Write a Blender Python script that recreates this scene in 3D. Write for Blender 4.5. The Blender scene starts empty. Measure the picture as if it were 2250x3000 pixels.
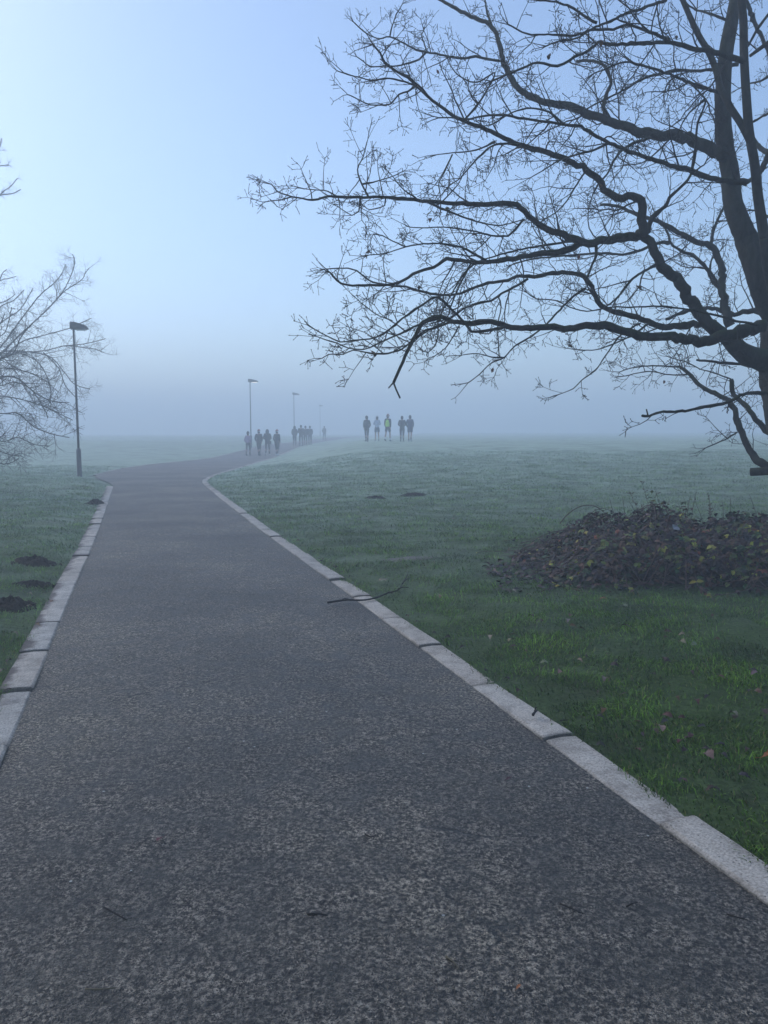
HAZE, HTOP = 0.0122, 17.0
AIR, DUST, OZONE, SKYS, SUNE, EXPO = 1.0, 1.0, 2.8, 0.13, 0.55, 0.78
import bpy, bmesh, math, random
import numpy as np
from mathutils import Vector, Matrix, Quaternion
R = math.radians
random.seed(7)
rng = np.random.default_rng(11)
scene = bpy.context.scene
COL = scene.collection

# ------------------------------------------------------------------ camera
CAMH, PITCH, FPX = 1.62, R(-6.0), 2210.0
cam_data = bpy.data.cameras.new('camera')
cam = bpy.data.objects.new('camera', cam_data); COL.objects.link(cam)
cam.location = (0, 0, CAMH); cam.rotation_euler = (R(90) + PITCH, 0, 0)
cam_data.sensor_fit = 'VERTICAL'; cam_data.sensor_height = 36; cam_data.sensor_width = 27
cam_data.lens = FPX / 3000 * 36
cam_data.clip_start = 0.05; cam_data.clip_end = 3000
scene.camera = cam
cP, sP = math.cos(PITCH), math.sin(PITCH)

def ray(px, py):
    x = (px - 1125) / FPX; v = -(py - 1500) / FPX
    return np.array([x, cP - v * sP, sP + v * cP])
def at(px, py, Y):                       # a point at forward distance Y on the line of sight of a measured pixel
    d = ray(px, py); return np.array([0, 0, CAMH]) + d * (Y / d[1])
def flat(px, py, z=0.0):
    d = ray(px, py); return np.array([0, 0, CAMH]) + d * ((z - CAMH) / d[2])

# ------------------------------------------------------------------ terrain
def sstep(a, b, x):
    t = np.clip((x - a) / (b - a), 0, 1); return t * t * (3 - 2 * t)
def edge(pts, extra):
    P = [flat(*p)[:2] for p in pts] + [np.array(e) for e in extra]
    P = np.array(P); P = P[np.argsort(P[:, 1])]
    d = (P[2] - P[0]) / (P[2, 1] - P[0, 1])
    P = np.vstack([P[0] - d * 12, P])
    ys = np.arange(-8, 260, 0.25); xs = np.interp(ys, P[:, 1], P[:, 0])
    for _ in range(2):
        k = np.ones(9) / 9; xs = np.convolve(np.pad(xs, 4, mode='edge'), k, 'valid')
    return ys, xs
RY, RX = edge([(2250, 2653), (1927, 2418), (1592, 2166), (1375, 2004), (1221, 1893), (1115, 1810), (1030, 1748), (962, 1698),
               (793, 1575), (735, 1531), (658, 1471), (600, 1423), (587, 1408)],
              [(-6.62, 29.3), (-6.75, 34), (-7.1, 42), (-7.2, 50), (-7.2, 60), (-6.9, 83), (-5.5, 110), (0, 170), (8, 260)])
LY, LX = edge([(32, 2179), (93, 2021), (147, 1906), (194, 1770), (226, 1702), (253, 1644), (276, 1589), (301, 1522), (335, 1420)],
              [(-9.5, 25.6), (-10.9, 28.0), (-11.8, 33.5), (-12.0, 38), (-11.5, 42), (-10.9, 48), (-10.8, 57), (-10.6, 70), (-9.4, 99), (-4, 170), (4, 260)])
def xr(y): return np.interp(y, RY, RX)
def xl(y): return np.interp(y, LY, LX)

def hmacro(x, y):
    x = np.asarray(x, float); y = np.asarray(y, float)
    hp = 0.55 * sstep(44, 72, y) + 0.35 * sstep(72, 120, y)
    dr = x - (xr(y) + 0.2); dl = (xl(y) - 0.22) - x
    hr = (0.98 + 0.10 * sstep(60, 110, y) - 0.9 * sstep(44, 100, y) * (1 - sstep(0, 9, dr))) * sstep(0, 7, dr) * sstep(14, 48, y) - (0.55 * sstep(44, 72, y) + 0.35 * sstep(72, 120, y)) * sstep(0, 9, dr) + 0.5 * sstep(90, 260, y) * sstep(0, 9, dr)
    hr += 0.05 * sstep(0.0, 1.2, dr)
    hl = 0.06 * sstep(0.0, 0.8, dl) + 0.2 * sstep(0.5, 5, dl) * sstep(10, 20, y) * (1 - sstep(24, 31, y))
    hl += 0.25 * sstep(1, 12, dl) * sstep(38, 60, y) * (1 - sstep(60, 100, y))
    roll = (np.sin(x * 0.9 + 1.3 * np.sin(y * 0.31)) * np.sin(y * 0.7 + 0.8 * np.sin(x * 0.43)) * 0.035 +
            np.sin(x * 2.3 + y * 1.1) * np.sin(y * 2.0 - x * 0.7) * 0.012)
    off = np.clip(np.maximum(dr, dl) / 1.5, 0, 1)
    return hp + np.where(dr > 0, hr, 0) + np.where(dl > 0, hl, 0) + roll * off
def hz(x, y): return float(hmacro(x, y))
def gp(px, py):                          # where a measured line of sight meets the ground
    z = 0.0
    for _ in range(30):
        p = flat(px, py, z); z = 0.5 * z + 0.5 * hz(p[0], p[1])
    return np.array([p[0], p[1], hz(p[0], p[1])])

# ------------------------------------------------------------------ object helpers
def tag(o, label=None, cat=None, group=None, kind=None):
    if label: o['label'] = label
    if cat: o['category'] = cat
    if group: o['group'] = group
    if kind: o['kind'] = kind
    return o
def link(name, me, mat=None, parent=None, smooth=True):
    o = bpy.data.objects.new(name, me); COL.objects.link(o)
    if mat is not None:
        for m in (mat if isinstance(mat, (list, tuple)) else [mat]): me.materials.append(m)
    if smooth and len(me.polygons): me.polygons.foreach_set('use_smooth', [True] * len(me.polygons))
    if parent: o.parent = parent
    return o
def empty(name, loc, rz=0.0):
    o = bpy.data.objects.new(name, None); COL.objects.link(o)
    o.location = [float(v) for v in loc]; o.rotation_euler = (0, 0, rz); o.empty_display_size = 0.2; return o
def mesh_np(name, V, F3=None, F4=None, col=None):
    me = bpy.data.meshes.new(name)
    V = np.asarray(V, np.float32); n3 = 0 if F3 is None else len(F3); n4 = 0 if F4 is None else len(F4)
    me.vertices.add(len(V)); me.vertices.foreach_set('co', V.ravel())
    idx = []; 
    if n3: idx.append(np.asarray(F3, np.int32).ravel())
    if n4: idx.append(np.asarray(F4, np.int32).ravel())
    idx = np.concatenate(idx)
    me.loops.add(len(idx)); me.loops.foreach_set('vertex_index', idx)
    starts = np.concatenate([np.arange(n3) * 3, n3 * 3 + np.arange(n4) * 4]).astype(np.int32)
    me.polygons.add(n3 + n4); me.polygons.foreach_set('loop_start', starts)
    me.update(calc_edges=True)
    if col is not None:
        a = me.color_attributes.new('tint', 'FLOAT_COLOR', 'POINT')
        c = np.ones((len(V), 4), np.float32); c[:, :3] = col; a.data.foreach_set('color', c.ravel())
    return me

class MB:
    def __init__(s): s.v = []; s.f = []; s.c = []; s.cur = None
    def add(s, vs, fs):
        b = len(s.v); s.v.extend([tuple(map(float, v)) for v in vs]); s.f.extend([tuple(i + b for i in f) for f in fs])
        if s.cur is not None: s.c.extend([s.cur] * len(vs))
    def box(s, c, d, rz=0.0, taper=1.0):
        cx, cy, cz = c; dx, dy, dz = [q / 2 for q in d]; ca, sa = math.cos(rz), math.sin(rz); vs = []
        for z, t in ((-dz, 1), (dz, taper)):
            for x, y in ((-dx, -dy), (dx, -dy), (dx, dy), (-dx, dy)):
                x *= t; y *= t; vs.append((cx + x * ca - y * sa, cy + x * sa + y * ca, cz + z))
        s.add(vs, [(3, 2, 1, 0), (4, 5, 6, 7), (0, 1, 5, 4), (1, 2, 6, 5), (2, 3, 7, 6), (3, 0, 4, 7)])
    def tube(s, pts, rad, k=6, cap=True):
        n = len(pts); P = [Vector([float(q) for q in p]) for p in pts]
        T = []
        for i in range(n):
            t = P[min(i + 1, n - 1)] - P[max(i - 1, 0)]
            T.append(t.normalized() if t.length > 1e-9 else Vector((0, 0, 1)))
        a = Vector((0, 0, 1)) if abs(T[0].z) < 0.9 else Vector((1, 0, 0))
        u = T[0].cross(a).normalized(); vs = []
        for i in range(n):
            u = u - T[i] * u.dot(T[i])
            u = u.normalized() if u.length > 1e-6 else T[i].orthogonal().normalized()
            w = T[i].cross(u)
            for j in range(k):
                an = 2 * math.pi * j / k; q = P[i] + (u * math.cos(an) + w * math.sin(an)) * rad[i]
                vs.append((q.x, q.y, q.z))
        fs = []
        for i in range(n - 1):
            for j in range(k):
                j2 = (j + 1) % k; fs.append((i * k + j, i * k + j2, (i + 1) * k + j2, (i + 1) * k + j))
        if cap: fs.append(tuple(range(k - 1, -1, -1))); fs.append(tuple((n - 1) * k + j for j in range(k)))
        s.add(vs, fs)
    def lathe(s, c, prof, k=16, sx=1.0, sy=1.0):
        vs = []; fs = []
        for (r, z) in prof:
            for j in range(k):
                an = 2 * math.pi * j / k; vs.append((c[0] + r * sx * math.cos(an), c[1] + r * sy * math.sin(an), c[2] + z))
        n = len(prof)
        for i in range(n - 1):
            for j in range(k):
                j2 = (j + 1) % k; fs.append((i * k + j, i * k + j2, (i + 1) * k + j2, (i + 1) * k + j))
        fs.append(tuple(range(k - 1, -1, -1))); fs.append(tuple((n - 1) * k + j for j in range(k)))
        s.add(vs, fs)
    def build(s, name, mat, parent=None, smooth=True):
        me = bpy.data.meshes.new(name); me.from_pydata(s.v, [], s.f); me.update()
        if s.c and len(s.c) == len(s.v):
            a = me.color_attributes.new('tint', 'FLOAT_COLOR', 'POINT')
            c = np.ones((len(s.v), 4), np.float32); c[:, :3] = np.array(s.c); a.data.foreach_set('color', c.ravel())
        return link(name, me, mat, parent, smooth)

# ------------------------------------------------------------------ materials
class NT:
    def __init__(s, name):
        s.m = bpy.data.materials.new(name); s.m.use_nodes = True; s.t = s.m.node_tree; s.t.nodes.clear()
        s.out = s.t.nodes.new('ShaderNodeOutputMaterial')
    def n(s, typ, ins=None, **props):
        nd = s.t.nodes.new(typ)
        for k, v in props.items(): setattr(nd, k, v)
        for k, v in (ins or {}).items(): s.set(nd, k, v)
        return nd
    def set(s, nd, k, v):
        if isinstance(v, tuple) and len(v) == 2 and hasattr(v[0], 'outputs'): s.t.links.new(v[0].outputs[v[1]], nd.inputs[k])
        elif hasattr(v, 'outputs'): s.t.links.new(v.outputs[0], nd.inputs[k])
        else:
            if isinstance(v, (tuple, list)) and len(v) == 3 and nd.inputs[k].type == 'RGBA': v = (*v, 1)
            nd.inputs[k].default_value = v
    def pos(s, scale=(1, 1, 1)):
        g = s.n('ShaderNodeNewGeometry'); return s.n('ShaderNodeMapping', {0: (g, 'Position'), 'Scale': scale})
    def noise(s, vec, scale, detail=4, rough=0.55, dist=0.0):
        return s.n('ShaderNodeTexNoise', {'Vector': vec, 'Scale': scale, 'Detail': detail, 'Roughness': rough, 'Distortion': dist})
    def vor(s, vec, scale, feature='F1', rand=1.0):
        return s.n('ShaderNodeTexVoronoi', {'Vector': vec, 'Scale': scale, 'Randomness': rand}, feature=feature)
    def ramp(s, fac, stops):
        r = s.n('ShaderNodeValToRGB', {0: fac}); e = r.color_ramp.elements
        while len(e) < len(stops): e.new(0.5)
        for q, (p, c) in zip(e, stops):
            q.position = p; c = c if isinstance(c, (tuple, list)) else (c, c, c); q.color = (*c, 1)
        return r
    def mix(s, fac, a, b, blend='MIX'):
        m = s.n('ShaderNodeMix', data_type='RGBA', blend_type=blend)
        for i, v in ((0, fac), (6, a), (7, b)):
            if isinstance(v, tuple) and len(v) == 2 and hasattr(v[0], 'outputs'): s.t.links.new(v[0].outputs[v[1]], m.inputs[i])
            elif hasattr(v, 'outputs'): s.t.links.new(v.outputs[2] if v.bl_idname == 'ShaderNodeMix' and v.data_type == 'RGBA' else v.outputs[0], m.inputs[i])
            else: m.inputs[i].default_value = (*v, 1) if isinstance(v, (tuple, list)) else v
        return m
    def math(s, op, a, b=0.0, clamp=False):
        m = s.n('ShaderNodeMath', {0: a, 1: b}, operation=op); m.use_clamp = clamp; return m
    def bsdf(s, color, rough=0.8, bump=None, bstr=0.3, bdist=0.01, spec=0.5, **kw):
        b = s.n('ShaderNodeBsdfPrincipled', {'Roughness': rough, 'Specular IOR Level': spec})
        if hasattr(color, 'bl_idname') and color.bl_idname == 'ShaderNodeMix': color = (color, 2)
        s.set(b, 'Base Color', color)
        if bump is not None:
            bp = s.n('ShaderNodeBump', {'Height': bump, 'Strength': bstr, 'Distance': bdist}); s.set(b, 'Normal', bp)
        for k, v in kw.items(): s.set(b, k, v)
        s.t.links.new(b.outputs[0], s.out.inputs[0]); return s.m

def simple(name, col, rough=0.85, var=0.25, scale=40, spec=0.3, bstr=0.2):
    t = NT(name); v = t.pos(); n = t.noise(v, scale, 4)
    c = t.ramp(n, [(0.3, tuple(q * (1 - var) for q in col)), (0.7, tuple(min(1, q * (1 + var)) for q in col))])
    return t.bsdf(c, rough, n, bstr, 0.01, spec)

def mat_asphalt():
    t = NT('asphalt'); v = t.pos()
    wob = t.noise(v, 60, 2); vv = t.mix(0.02, v, (wob, 1), 'LINEAR_LIGHT')
    big = t.vor((vv, 2), 78); edge_ = t.vor((vv, 2), 78, 'DISTANCE_TO_EDGE'); sm = t.vor((vv, 2), 190)
    macro = t.noise(v, 0.62, 5, 0.5); mid = t.noise(v, 5.5, 5, 0.68); fine = t.noise(v, 62, 3, 0.75); warm = t.noise(v, 1.7, 4, 0.6)
    stone = t.ramp((big, 'Color'), [(0.0, (0.007, 0.0065, 0.007)), (0.36, (0.009, 0.0085, 0.009)), (0.44, (0.04, 0.037, 0.034)), (0.78, (0.055, 0.05, 0.045)), (0.86, (0.15, 0.135, 0.115)), (0.96, (0.17, 0.155, 0.13)), (1.0, (0.6, 0.55, 0.47))])
    g1 = t.noise(v, 16, 3, 0.6); g2 = t.noise(v, 38, 2, 0.6)
    veinm = t.ramp((edge_, 'Distance'), [(0.0, 1.0), (0.10, 0.9), (0.30, 0.0)])
    vein = t.ramp(fine, [(0.40, (0.02, 0.019, 0.017)), (0.5, (0.25, 0.23, 0.195)), (0.60, (0.66, 0.61, 0.52))])
    patch = t.ramp(mid, [(0.34, 0.3), (0.62, 1.0)])
    c = t.mix(t.math('MULTIPLY', veinm, patch), stone, vein)
    c2 = t.mix(1.0, c, t.ramp(macro, [(0.34, (0.46, 0.425, 0.395)), (0.5, (0.74, 0.675, 0.615)), (0.66, (1.10, 0.99, 0.85))]), 'MULTIPLY')
    c2 = t.mix(0.22, c2, t.ramp(g1, [(0.32, 0.45), (0.5, 0.95), (0.68, 1.65)]), 'MULTIPLY'); c2 = t.mix(0.55, c2, t.ramp(g2, [(0.32, 0.4), (0.66, 1.6)]), 'MULTIPLY')
    c2 = t.mix(t.ramp(warm, [(0.5, 0.0), (0.72, 0.35)]), c2, (0.095, 0.082, 0.060))
    cn = t.noise(v, 2.2, 4, 0.6); cv = t.mix(0.22, v, (cn, 1), 'LINEAR_LIGHT')
    cr = t.vor((cv, 2), 0.33, 'DISTANCE_TO_EDGE')
    crm = t.math('MULTIPLY', t.ramp((cr, 'Distance'), [(0.0, 0.7), (0.0016, 0.5), (0.0032, 0.0)]), t.ramp(t.noise(v, 0.6, 2), [(0.5, 0.0), (0.6, 1.0)]))
    for (ax, ay), (bx, by) in (((290, 2066), (470, 2026)), ((470, 2028), (660, 1992)), ((400, 1768), (540, 1795)), ((1240, 2420), (1480, 2470))):
        A = flat(ax, ay); B = flat(bx, by); Lc = float(np.linalg.norm(B[:2] - A[:2])); ux, uy = (B[:2] - A[:2]) / Lc
        rel = t.n('ShaderNodeVectorMath', {0: v, 1: tuple(float(q) for q in A)}, operation='SUBTRACT')
        al = t.n('ShaderNodeVectorMath', {0: rel, 1: (float(ux), float(uy), 0)}, operation='DOT_PRODUCT')
        ac = t.n('ShaderNodeVectorMath', {0: rel, 1: (float(-uy), float(ux), 0)}, operation='DOT_PRODUCT')
        wb = t.math('MULTIPLY', t.math('SUBTRACT', t.noise(v, 4.5, 4, 0.7), 0.5), 0.16)
        dd = t.math('ABSOLUTE', t.math('ADD', (ac, 1), wb))
        end = t.math('MULTIPLY', t.n('ShaderNodeMapRange', {0: (al, 1), 1: 0.0, 2: 0.08}), t.n('ShaderNodeMapRange', {0: (al, 1), 1: Lc, 2: Lc - 0.08}))
        ln = t.math('MULTIPLY', t.n('ShaderNodeMapRange', {0: dd, 1: 0.012, 2: 0.004}), end)
        crm = t.math('MAXIMUM', crm, t.math('MULTIPLY', ln, 0.85))
    c3 = t.mix(crm, c2, (0.014, 0.014, 0.015))
    chips = t.vor(v, 15); chm = t.ramp((chips, 'Distance'), [(0.0, 1.0), (0.075, 1.0), (0.095, 0.0)])
    chs = t.math('GREATER_THAN', t.n('ShaderNodeSeparateColor', {0: (chips, 'Color')}), 0.955)
    c4 = t.mix(t.math('MULTIPLY', chm, chs), c3, (0.55, 0.54, 0.5))
    hgt = t.math('ADD', t.math('MULTIPLY', (big, 'Distance'), -1.0), t.math('MULTIPLY', (sm, 'Distance'), -0.5))
    hgt = t.math('ADD', hgt, t.math('MULTIPLY', mid, 1.2)); hgt = t.math('ADD', hgt, t.math('ADD', t.math('MULTIPLY', g1, 1.6), g2)); hgt = t.math('SUBTRACT', hgt, t.math('MULTIPLY', crm, 1.5))
    rough = t.ramp(mid, [(0.3, 0.42), (0.7, 0.75)])
    return t.bsdf(c4, rough, hgt, 1.0, 0.014, 0.5)
def mat_kerb():
    t = NT('kerb_concrete'); v = t.pos(); g = t.n('ShaderNodeNewGeometry')
    n1 = t.noise(v, 6, 5, 0.65); n2 = t.noise(v, 95, 3, 0.7); pit = t.vor(v, 55)
    c = t.ramp(n1, [(0.28, (0.33, 0.29, 0.245)), (0.5, (0.57, 0.51, 0.435)), (0.75, (0.70, 0.64, 0.555))])
    c = t.mix(0.75, c, t.ramp(n2, [(0.34, 0.38), (0.64, 1.12)]), 'MULTIPLY')
    pits = t.math('MULTIPLY', t.ramp((pit, 'Distance'), [(0.12, 1.0), (0.26, 0.0)]), t.math('GREATER_THAN', t.n('ShaderNodeSeparateColor', {0: (pit, 'Color')}), 0.62))
    c = t.mix(t.math('MULTIPLY', pits, 0.7), c, (0.09, 0.088, 0.085))
    per = t.n('ShaderNodeAttribute', attribute_name='tint')
    c = t.mix(1.0, c, (per, 'Color'), 'MULTIPLY')
    ac = t.n('ShaderNodeAttribute', attribute_name='across')
    mn = t.noise(v, 2.6, 7, 0.68)
    mud = t.ramp(t.math('ADD', (ac, 'Fac'), t.math('MULTIPLY', t.math('SUBTRACT', mn, 0.5), 2.4)), [(0.62, 0.0), (0.92, 0.85), (1.0, 0.95)])
    c = t.mix(mud, c, t.ramp(n2, [(0.3, (0.085, 0.068, 0.058)), (0.7, (0.15, 0.125, 0.11))]))
    st = t.ramp(t.noise(v, 3.3, 6, 0.7), [(0.56, 0.0), (0.74, 0.55)])
    c = t.mix(st, c, (0.14, 0.125, 0.11))
    hgt = t.math('SUBTRACT', t.math('ADD', t.math('MULTIPLY', n2, 0.8), n1), pits)
    return t.bsdf(c, 0.85, hgt, 0.7, 0.008, 0.3)
def frost_haze_mask(t, v):
    g = t.n('ShaderNodeSeparateXYZ', {0: t.n('ShaderNodeNewGeometry')})     # frost on the open lawn beyond the tree's shelter, plus haze painted in by distance
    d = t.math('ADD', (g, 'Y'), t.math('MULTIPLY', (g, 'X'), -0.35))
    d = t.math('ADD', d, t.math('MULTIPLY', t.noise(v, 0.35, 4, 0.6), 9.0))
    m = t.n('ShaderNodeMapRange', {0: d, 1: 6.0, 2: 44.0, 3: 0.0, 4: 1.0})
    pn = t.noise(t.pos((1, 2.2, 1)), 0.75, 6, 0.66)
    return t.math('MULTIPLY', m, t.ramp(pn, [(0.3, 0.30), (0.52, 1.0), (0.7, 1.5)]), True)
def mat_lawn():
    t = NT('lawn_ground'); v = t.pos()
    n1 = t.noise(v, 1.3, 6, 0.65); n2 = t.noise(v, 28, 5, 0.7); n3 = t.noise(v, 0.22, 4)
    c = t.ramp(n1, [(0.28, (0.05, 0.045, 0.024)), (0.45, (0.045, 0.075, 0.018)), (0.7, (0.075, 0.12, 0.028))])
    c = t.mix(0.8, c, t.ramp(n2, [(0.3, (0.35, 0.35, 0.35)), (0.7, (1.35, 1.35, 1.25))]), 'MULTIPLY')
    c = t.mix(0.5, c, t.ramp(n3, [(0.35, (0.6, 0.62, 0.6)), (0.65, (1.2, 1.2, 1.1))]), 'MULTIPLY')
    fm = t.math('MULTIPLY', frost_haze_mask(t, v), t.ramp(n2, [(0.3, 0.5), (0.6, 0.95)]))
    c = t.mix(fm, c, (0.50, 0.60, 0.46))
    return t.bsdf(c, 0.95, n2, 0.8, 0.04, 0.1)
def mat_grass():
    t = NT('grass_blades'); v = t.pos(); a = t.n('ShaderNodeAttribute', attribute_name='tint')
    c = t.mix(0.8, (a, 'Color'), t.ramp(t.noise(v, 1.6, 5, 0.65), [(0.3, (0.42, 0.40, 0.36)), (0.48, (0.95, 0.95, 0.9)), (0.7, (1.55, 1.35, 1.0))]), 'MULTIPLY')
    fm = t.math('MULTIPLY', frost_haze_mask(t, v), t.ramp(t.noise(v, 9, 3), [(0.3, 0.45), (0.65, 0.95)]))
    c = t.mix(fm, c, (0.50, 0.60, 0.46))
    b = t.bsdf(c, 0.7, spec=0.12); return b
def mat_tint(name, rough=0.75, spec=0.3):
    t = NT(name); v = t.pos(); a = t.n('ShaderNodeAttribute', attribute_name='tint')
    n = t.noise(v, 90, 3); c = t.mix(0.6, (a, 'Color'), t.ramp(n, [(0.3, 0.55), (0.7, 1.2)]), 'MULTIPLY')
    return t.bsdf(c, rough, n, 0.3, 0.004, spec)
def mat_bark(name, dark, light, moss):
    t = NT(name); v = t.pos((1, 1, 0.35)); n = t.noise(v, 22, 6, 0.7); n2 = t.noise(v, 5, 3)
    c = t.ramp(n, [(0.32, dark), (0.7, light)])
    g = t.n('ShaderNodeSeparateXYZ', {0: (t.n('ShaderNodeNewGeometry'), 'Normal')})
    up = t.math('MULTIPLY', t.n('ShaderNodeMapRange', {0: (g, 'Z'), 1: -0.2, 2: 0.9}), t.ramp(n2, [(0.38, 0.0), (0.6, 0.85)]))
    c = t.mix(up, c, moss)
    return t.bsdf(c, 0.95, n, 0.9, 0.02, 0.15)
M = {}
M['asphalt'] = mat_asphalt(); M['kerb'] = mat_kerb(); M['lawn'] = mat_lawn(); M['grass'] = mat_grass()
M['bark'] = mat_bark('oak_bark', (0.012, 0.011, 0.010), (0.055, 0.05, 0.042), (0.035, 0.05, 0.018))
M['twig'] = simple('twig_bark', (0.028, 0.024, 0.022), 0.9, 0.4, 60)
M['birch'] = mat_bark('grey_bark', (0.03, 0.028, 0.026), (0.09, 0.082, 0.07), (0.05, 0.06, 0.03))
M['soil'] = simple('molehill_soil', (0.040, 0.031, 0.024), 0.95, 0.6, 45, 0.15, 1.0)
M['mud'] = simple('kerb_mud', (0.06, 0.047, 0.038), 0.85, 0.5, 30, 0.3, 0.8)
M['bare'] = simple('bare_earth', (0.15, 0.14, 0.12), 0.95, 0.5, 45, 0.2, 0.8)
M['leaf'] = mat_tint('dead_leaf', 0.7, 0.3); M['bramble'] = mat_tint('bramble_leaf', 0.62, 0.35)
M['cane'] = simple('bramble_cane', (0.10, 0.062, 0.050), 0.7, 0.4, 30)
M['straw'] = simple('dry_stalk', (0.13, 0.11, 0.075), 0.85, 0.3, 30)
M['post'] = simple('lamp_paint', (0.042, 0.045, 0.044), 0.55, 0.25, 14, 0.4, 0.05)
M['lantern'] = simple('lantern_casing', (0.05, 0.052, 0.04), 0.6, 0.35, 12, 0.4, 0.05)
def glass(name, e):
    t = NT(name); n = t.noise(t.pos(), 20)
    return t.bsdf(t.ramp(n, [(0.3, (0.5, 0.5, 0.48)), (0.7, (0.65, 0.65, 0.62))]), 0.3, **({'Emission Color': (1.0, 0.97, 0.9), 'Emission Strength': e} if e else {}))
M['diffuser'] = glass('lantern_diffuser', 0); M['diffuser_lit'] = glass('lantern_diffuser_lit', 0.9)
M['litter'] = simple('white_paper', (0.6, 0.6, 0.66), 0.7, 0.15, 40)
_cloth = {}
def cloth(col, rough=0.9):
    k = tuple(round(c, 3) for c in col)
    if k not in _cloth: _cloth[k] = simple('fabric_%d' % len(_cloth), col, rough, 0.15, 60, 0.2, 0.25)
    return _cloth[k]

# ------------------------------------------------------------------ ground, path, kerbs
gx = np.concatenate([-np.geomspace(18, 640, 44)[::-1], np.arange(-17.9, -8, 0.14), np.arange(-8, 9, 0.09), np.geomspace(9.1, 640, 54)])
gy = np.concatenate([np.linspace(-40, -1, 14), np.arange(-0.8, 22, 0.1), np.arange(22, 50, 0.2), np.geomspace(50.2, 640, 90)])
GX, GY = np.meshgrid(gx, gy)
GH = hmacro(GX, GY)
inside = np.minimum(xr(GY) - 0.02 - GX, GX - (xl(GY) + 0.02))
GH = GH - 0.07 * np.clip((inside + 0.10) / 0.10, 0, 1)
nx, ny = len(gx), len(gy)
I = np.arange(nx * ny).reshape(ny, nx)
F4 = np.stack([I[:-1, :-1], I[:-1, 1:], I[1:, 1:], I[1:, :-1]], -1).reshape(-1, 4)
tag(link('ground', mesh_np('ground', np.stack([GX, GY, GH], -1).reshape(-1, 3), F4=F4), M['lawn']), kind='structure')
# path
py = np.concatenate([np.arange(-6, 40, 0.25), np.arange(40, 230, 1.0)])
lat = np.linspace(0, 1, 15)
PX = xl(py)[:, None] + (xr(py) - xl(py))[:, None] * lat[None]
PYY = np.repeat(py[:, None], 15, 1)
PH = hmacro(PX, PYY) * 1.0 + 0.012 * (1 - (2 * lat[None] - 1) ** 2)
I = np.arange(PX.size).reshape(PX.shape)
F4 = np.stack([I[:-1, :-1], I[:-1, 1:], I[1:, 1:], I[1:, :-1]], -1).reshape(-1, 4)
tag(link('path', mesh_np('path', np.stack([PX, PYY, PH], -1).reshape(-1, 3), F4=F4), M['asphalt']), kind='structure')
def kerb(fx, side, width, y0, y1, phase, name):
    ys = np.arange(y0, y1, 0.02); P = np.stack([fx(ys), ys], -1)
    s = np.concatenate([[0], np.cumsum(np.linalg.norm(np.diff(P, axis=0), axis=1))])
    mb = MB(); a = phase - 0.914
    r = random.Random(hash(name) % 1000 if False else (5 if side > 0 else 9))
    while a < s[-1]:
        L = 0.914; b = a + L - 0.012
        if a > 0 and b < s[-1]:
            dz = r.uniform(-0.006, 0.008); j0 = r.uniform(-0.006, 0.006); tn = r.uniform(0.84, 1.02); tw = r.uniform(0.98, 1.03)
            mb.cur = (tn * tw, tn, tn / tw); tilt = r.uniform(-0.004, 0.004)
            K = 9; rings = []; base_c = mb.cur; cols = []
            for i in range(K):
                q = a + (b - a) * (0, .018, .06, .25, .5, .75, .94, .982, 1)[i]
                p = np.array([np.interp(q, s, P[:, 0]), np.interp(q, s, P[:, 1])])
                p2 = np.array([np.interp(q + 0.03, s, P[:, 0]), np.interp(q + 0.03, s, P[:, 1])])
                p1 = np.array([np.interp(q - 0.03, s, P[:, 0]), np.interp(q - 0.03, s, P[:, 1])])
                t = (p2 - p1) / np.linalg.norm(p2 - p1); n = np.array([t[1], -t[0]]) * side
                h = hz(p[0], p[1]) + 0.010 + dz + tilt * ((q - a) / L * 6 - 3)
                ch = 0.008 + r.uniform(0, 0.006); e = 0.010 if i in (0, K - 1) else 0.0
                sec = [(-0.004, -0.12), (-0.004, h * 0 - ch), (ch, 0 - e * 0.4), (width * 0.5, 0.004 - e * 0.4), (width - ch, -e * 0.4), (width, -ch), (width, -0.12)]
                rings.append([(p[0] + n[0] * (o + j0), p[1] + n[1] * (o + j0), h + z + r.uniform(-0.0012, 0.0012)) for o, z in sec])
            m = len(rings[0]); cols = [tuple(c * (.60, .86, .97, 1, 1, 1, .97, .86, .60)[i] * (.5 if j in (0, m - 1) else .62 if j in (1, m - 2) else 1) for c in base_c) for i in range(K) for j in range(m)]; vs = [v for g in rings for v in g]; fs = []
            for i in range(K - 1):
                for j in range(m - 1):
                    f = (i * m + j, (i + 1) * m + j, (i + 1) * m + j + 1, i * m + j + 1); fs.append(f if side < 0 else f[::-1])
            f0 = tuple(range(m)); f1 = tuple((K - 1) * m + j for j in range(m))
            fs += [f0 if side < 0 else f0[::-1], f1[::-1] if side < 0 else f1]
            mb.cur = None; mb.add(vs, fs); mb.c.extend(cols)
        a += L
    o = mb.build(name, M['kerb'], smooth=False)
    if side < 0:
        at_ = o.data.attributes.new('across', 'FLOAT', 'POINT'); k_ = [0, 0, .06, .5, .94, 1, 1]
        at_.data.foreach_set('value', np.resize(np.array(k_, np.float32), len(o.data.vertices)))
    return tag(o, kind='structure')
def arc_at(fx, y0, ytarget):
    ys = np.arange(y0, ytarget, 0.01); P = np.stack([fx(ys), ys], -1)
    return float(np.sum(np.linalg.norm(np.diff(P, axis=0), axis=1))) % 0.914
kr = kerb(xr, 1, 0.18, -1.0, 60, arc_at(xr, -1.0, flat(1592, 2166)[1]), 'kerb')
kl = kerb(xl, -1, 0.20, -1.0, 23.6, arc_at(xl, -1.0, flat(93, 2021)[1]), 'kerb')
kl2 = kerb(xl, -1, 0.12, 28.5, 80, 0.3, 'kerb')
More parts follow.
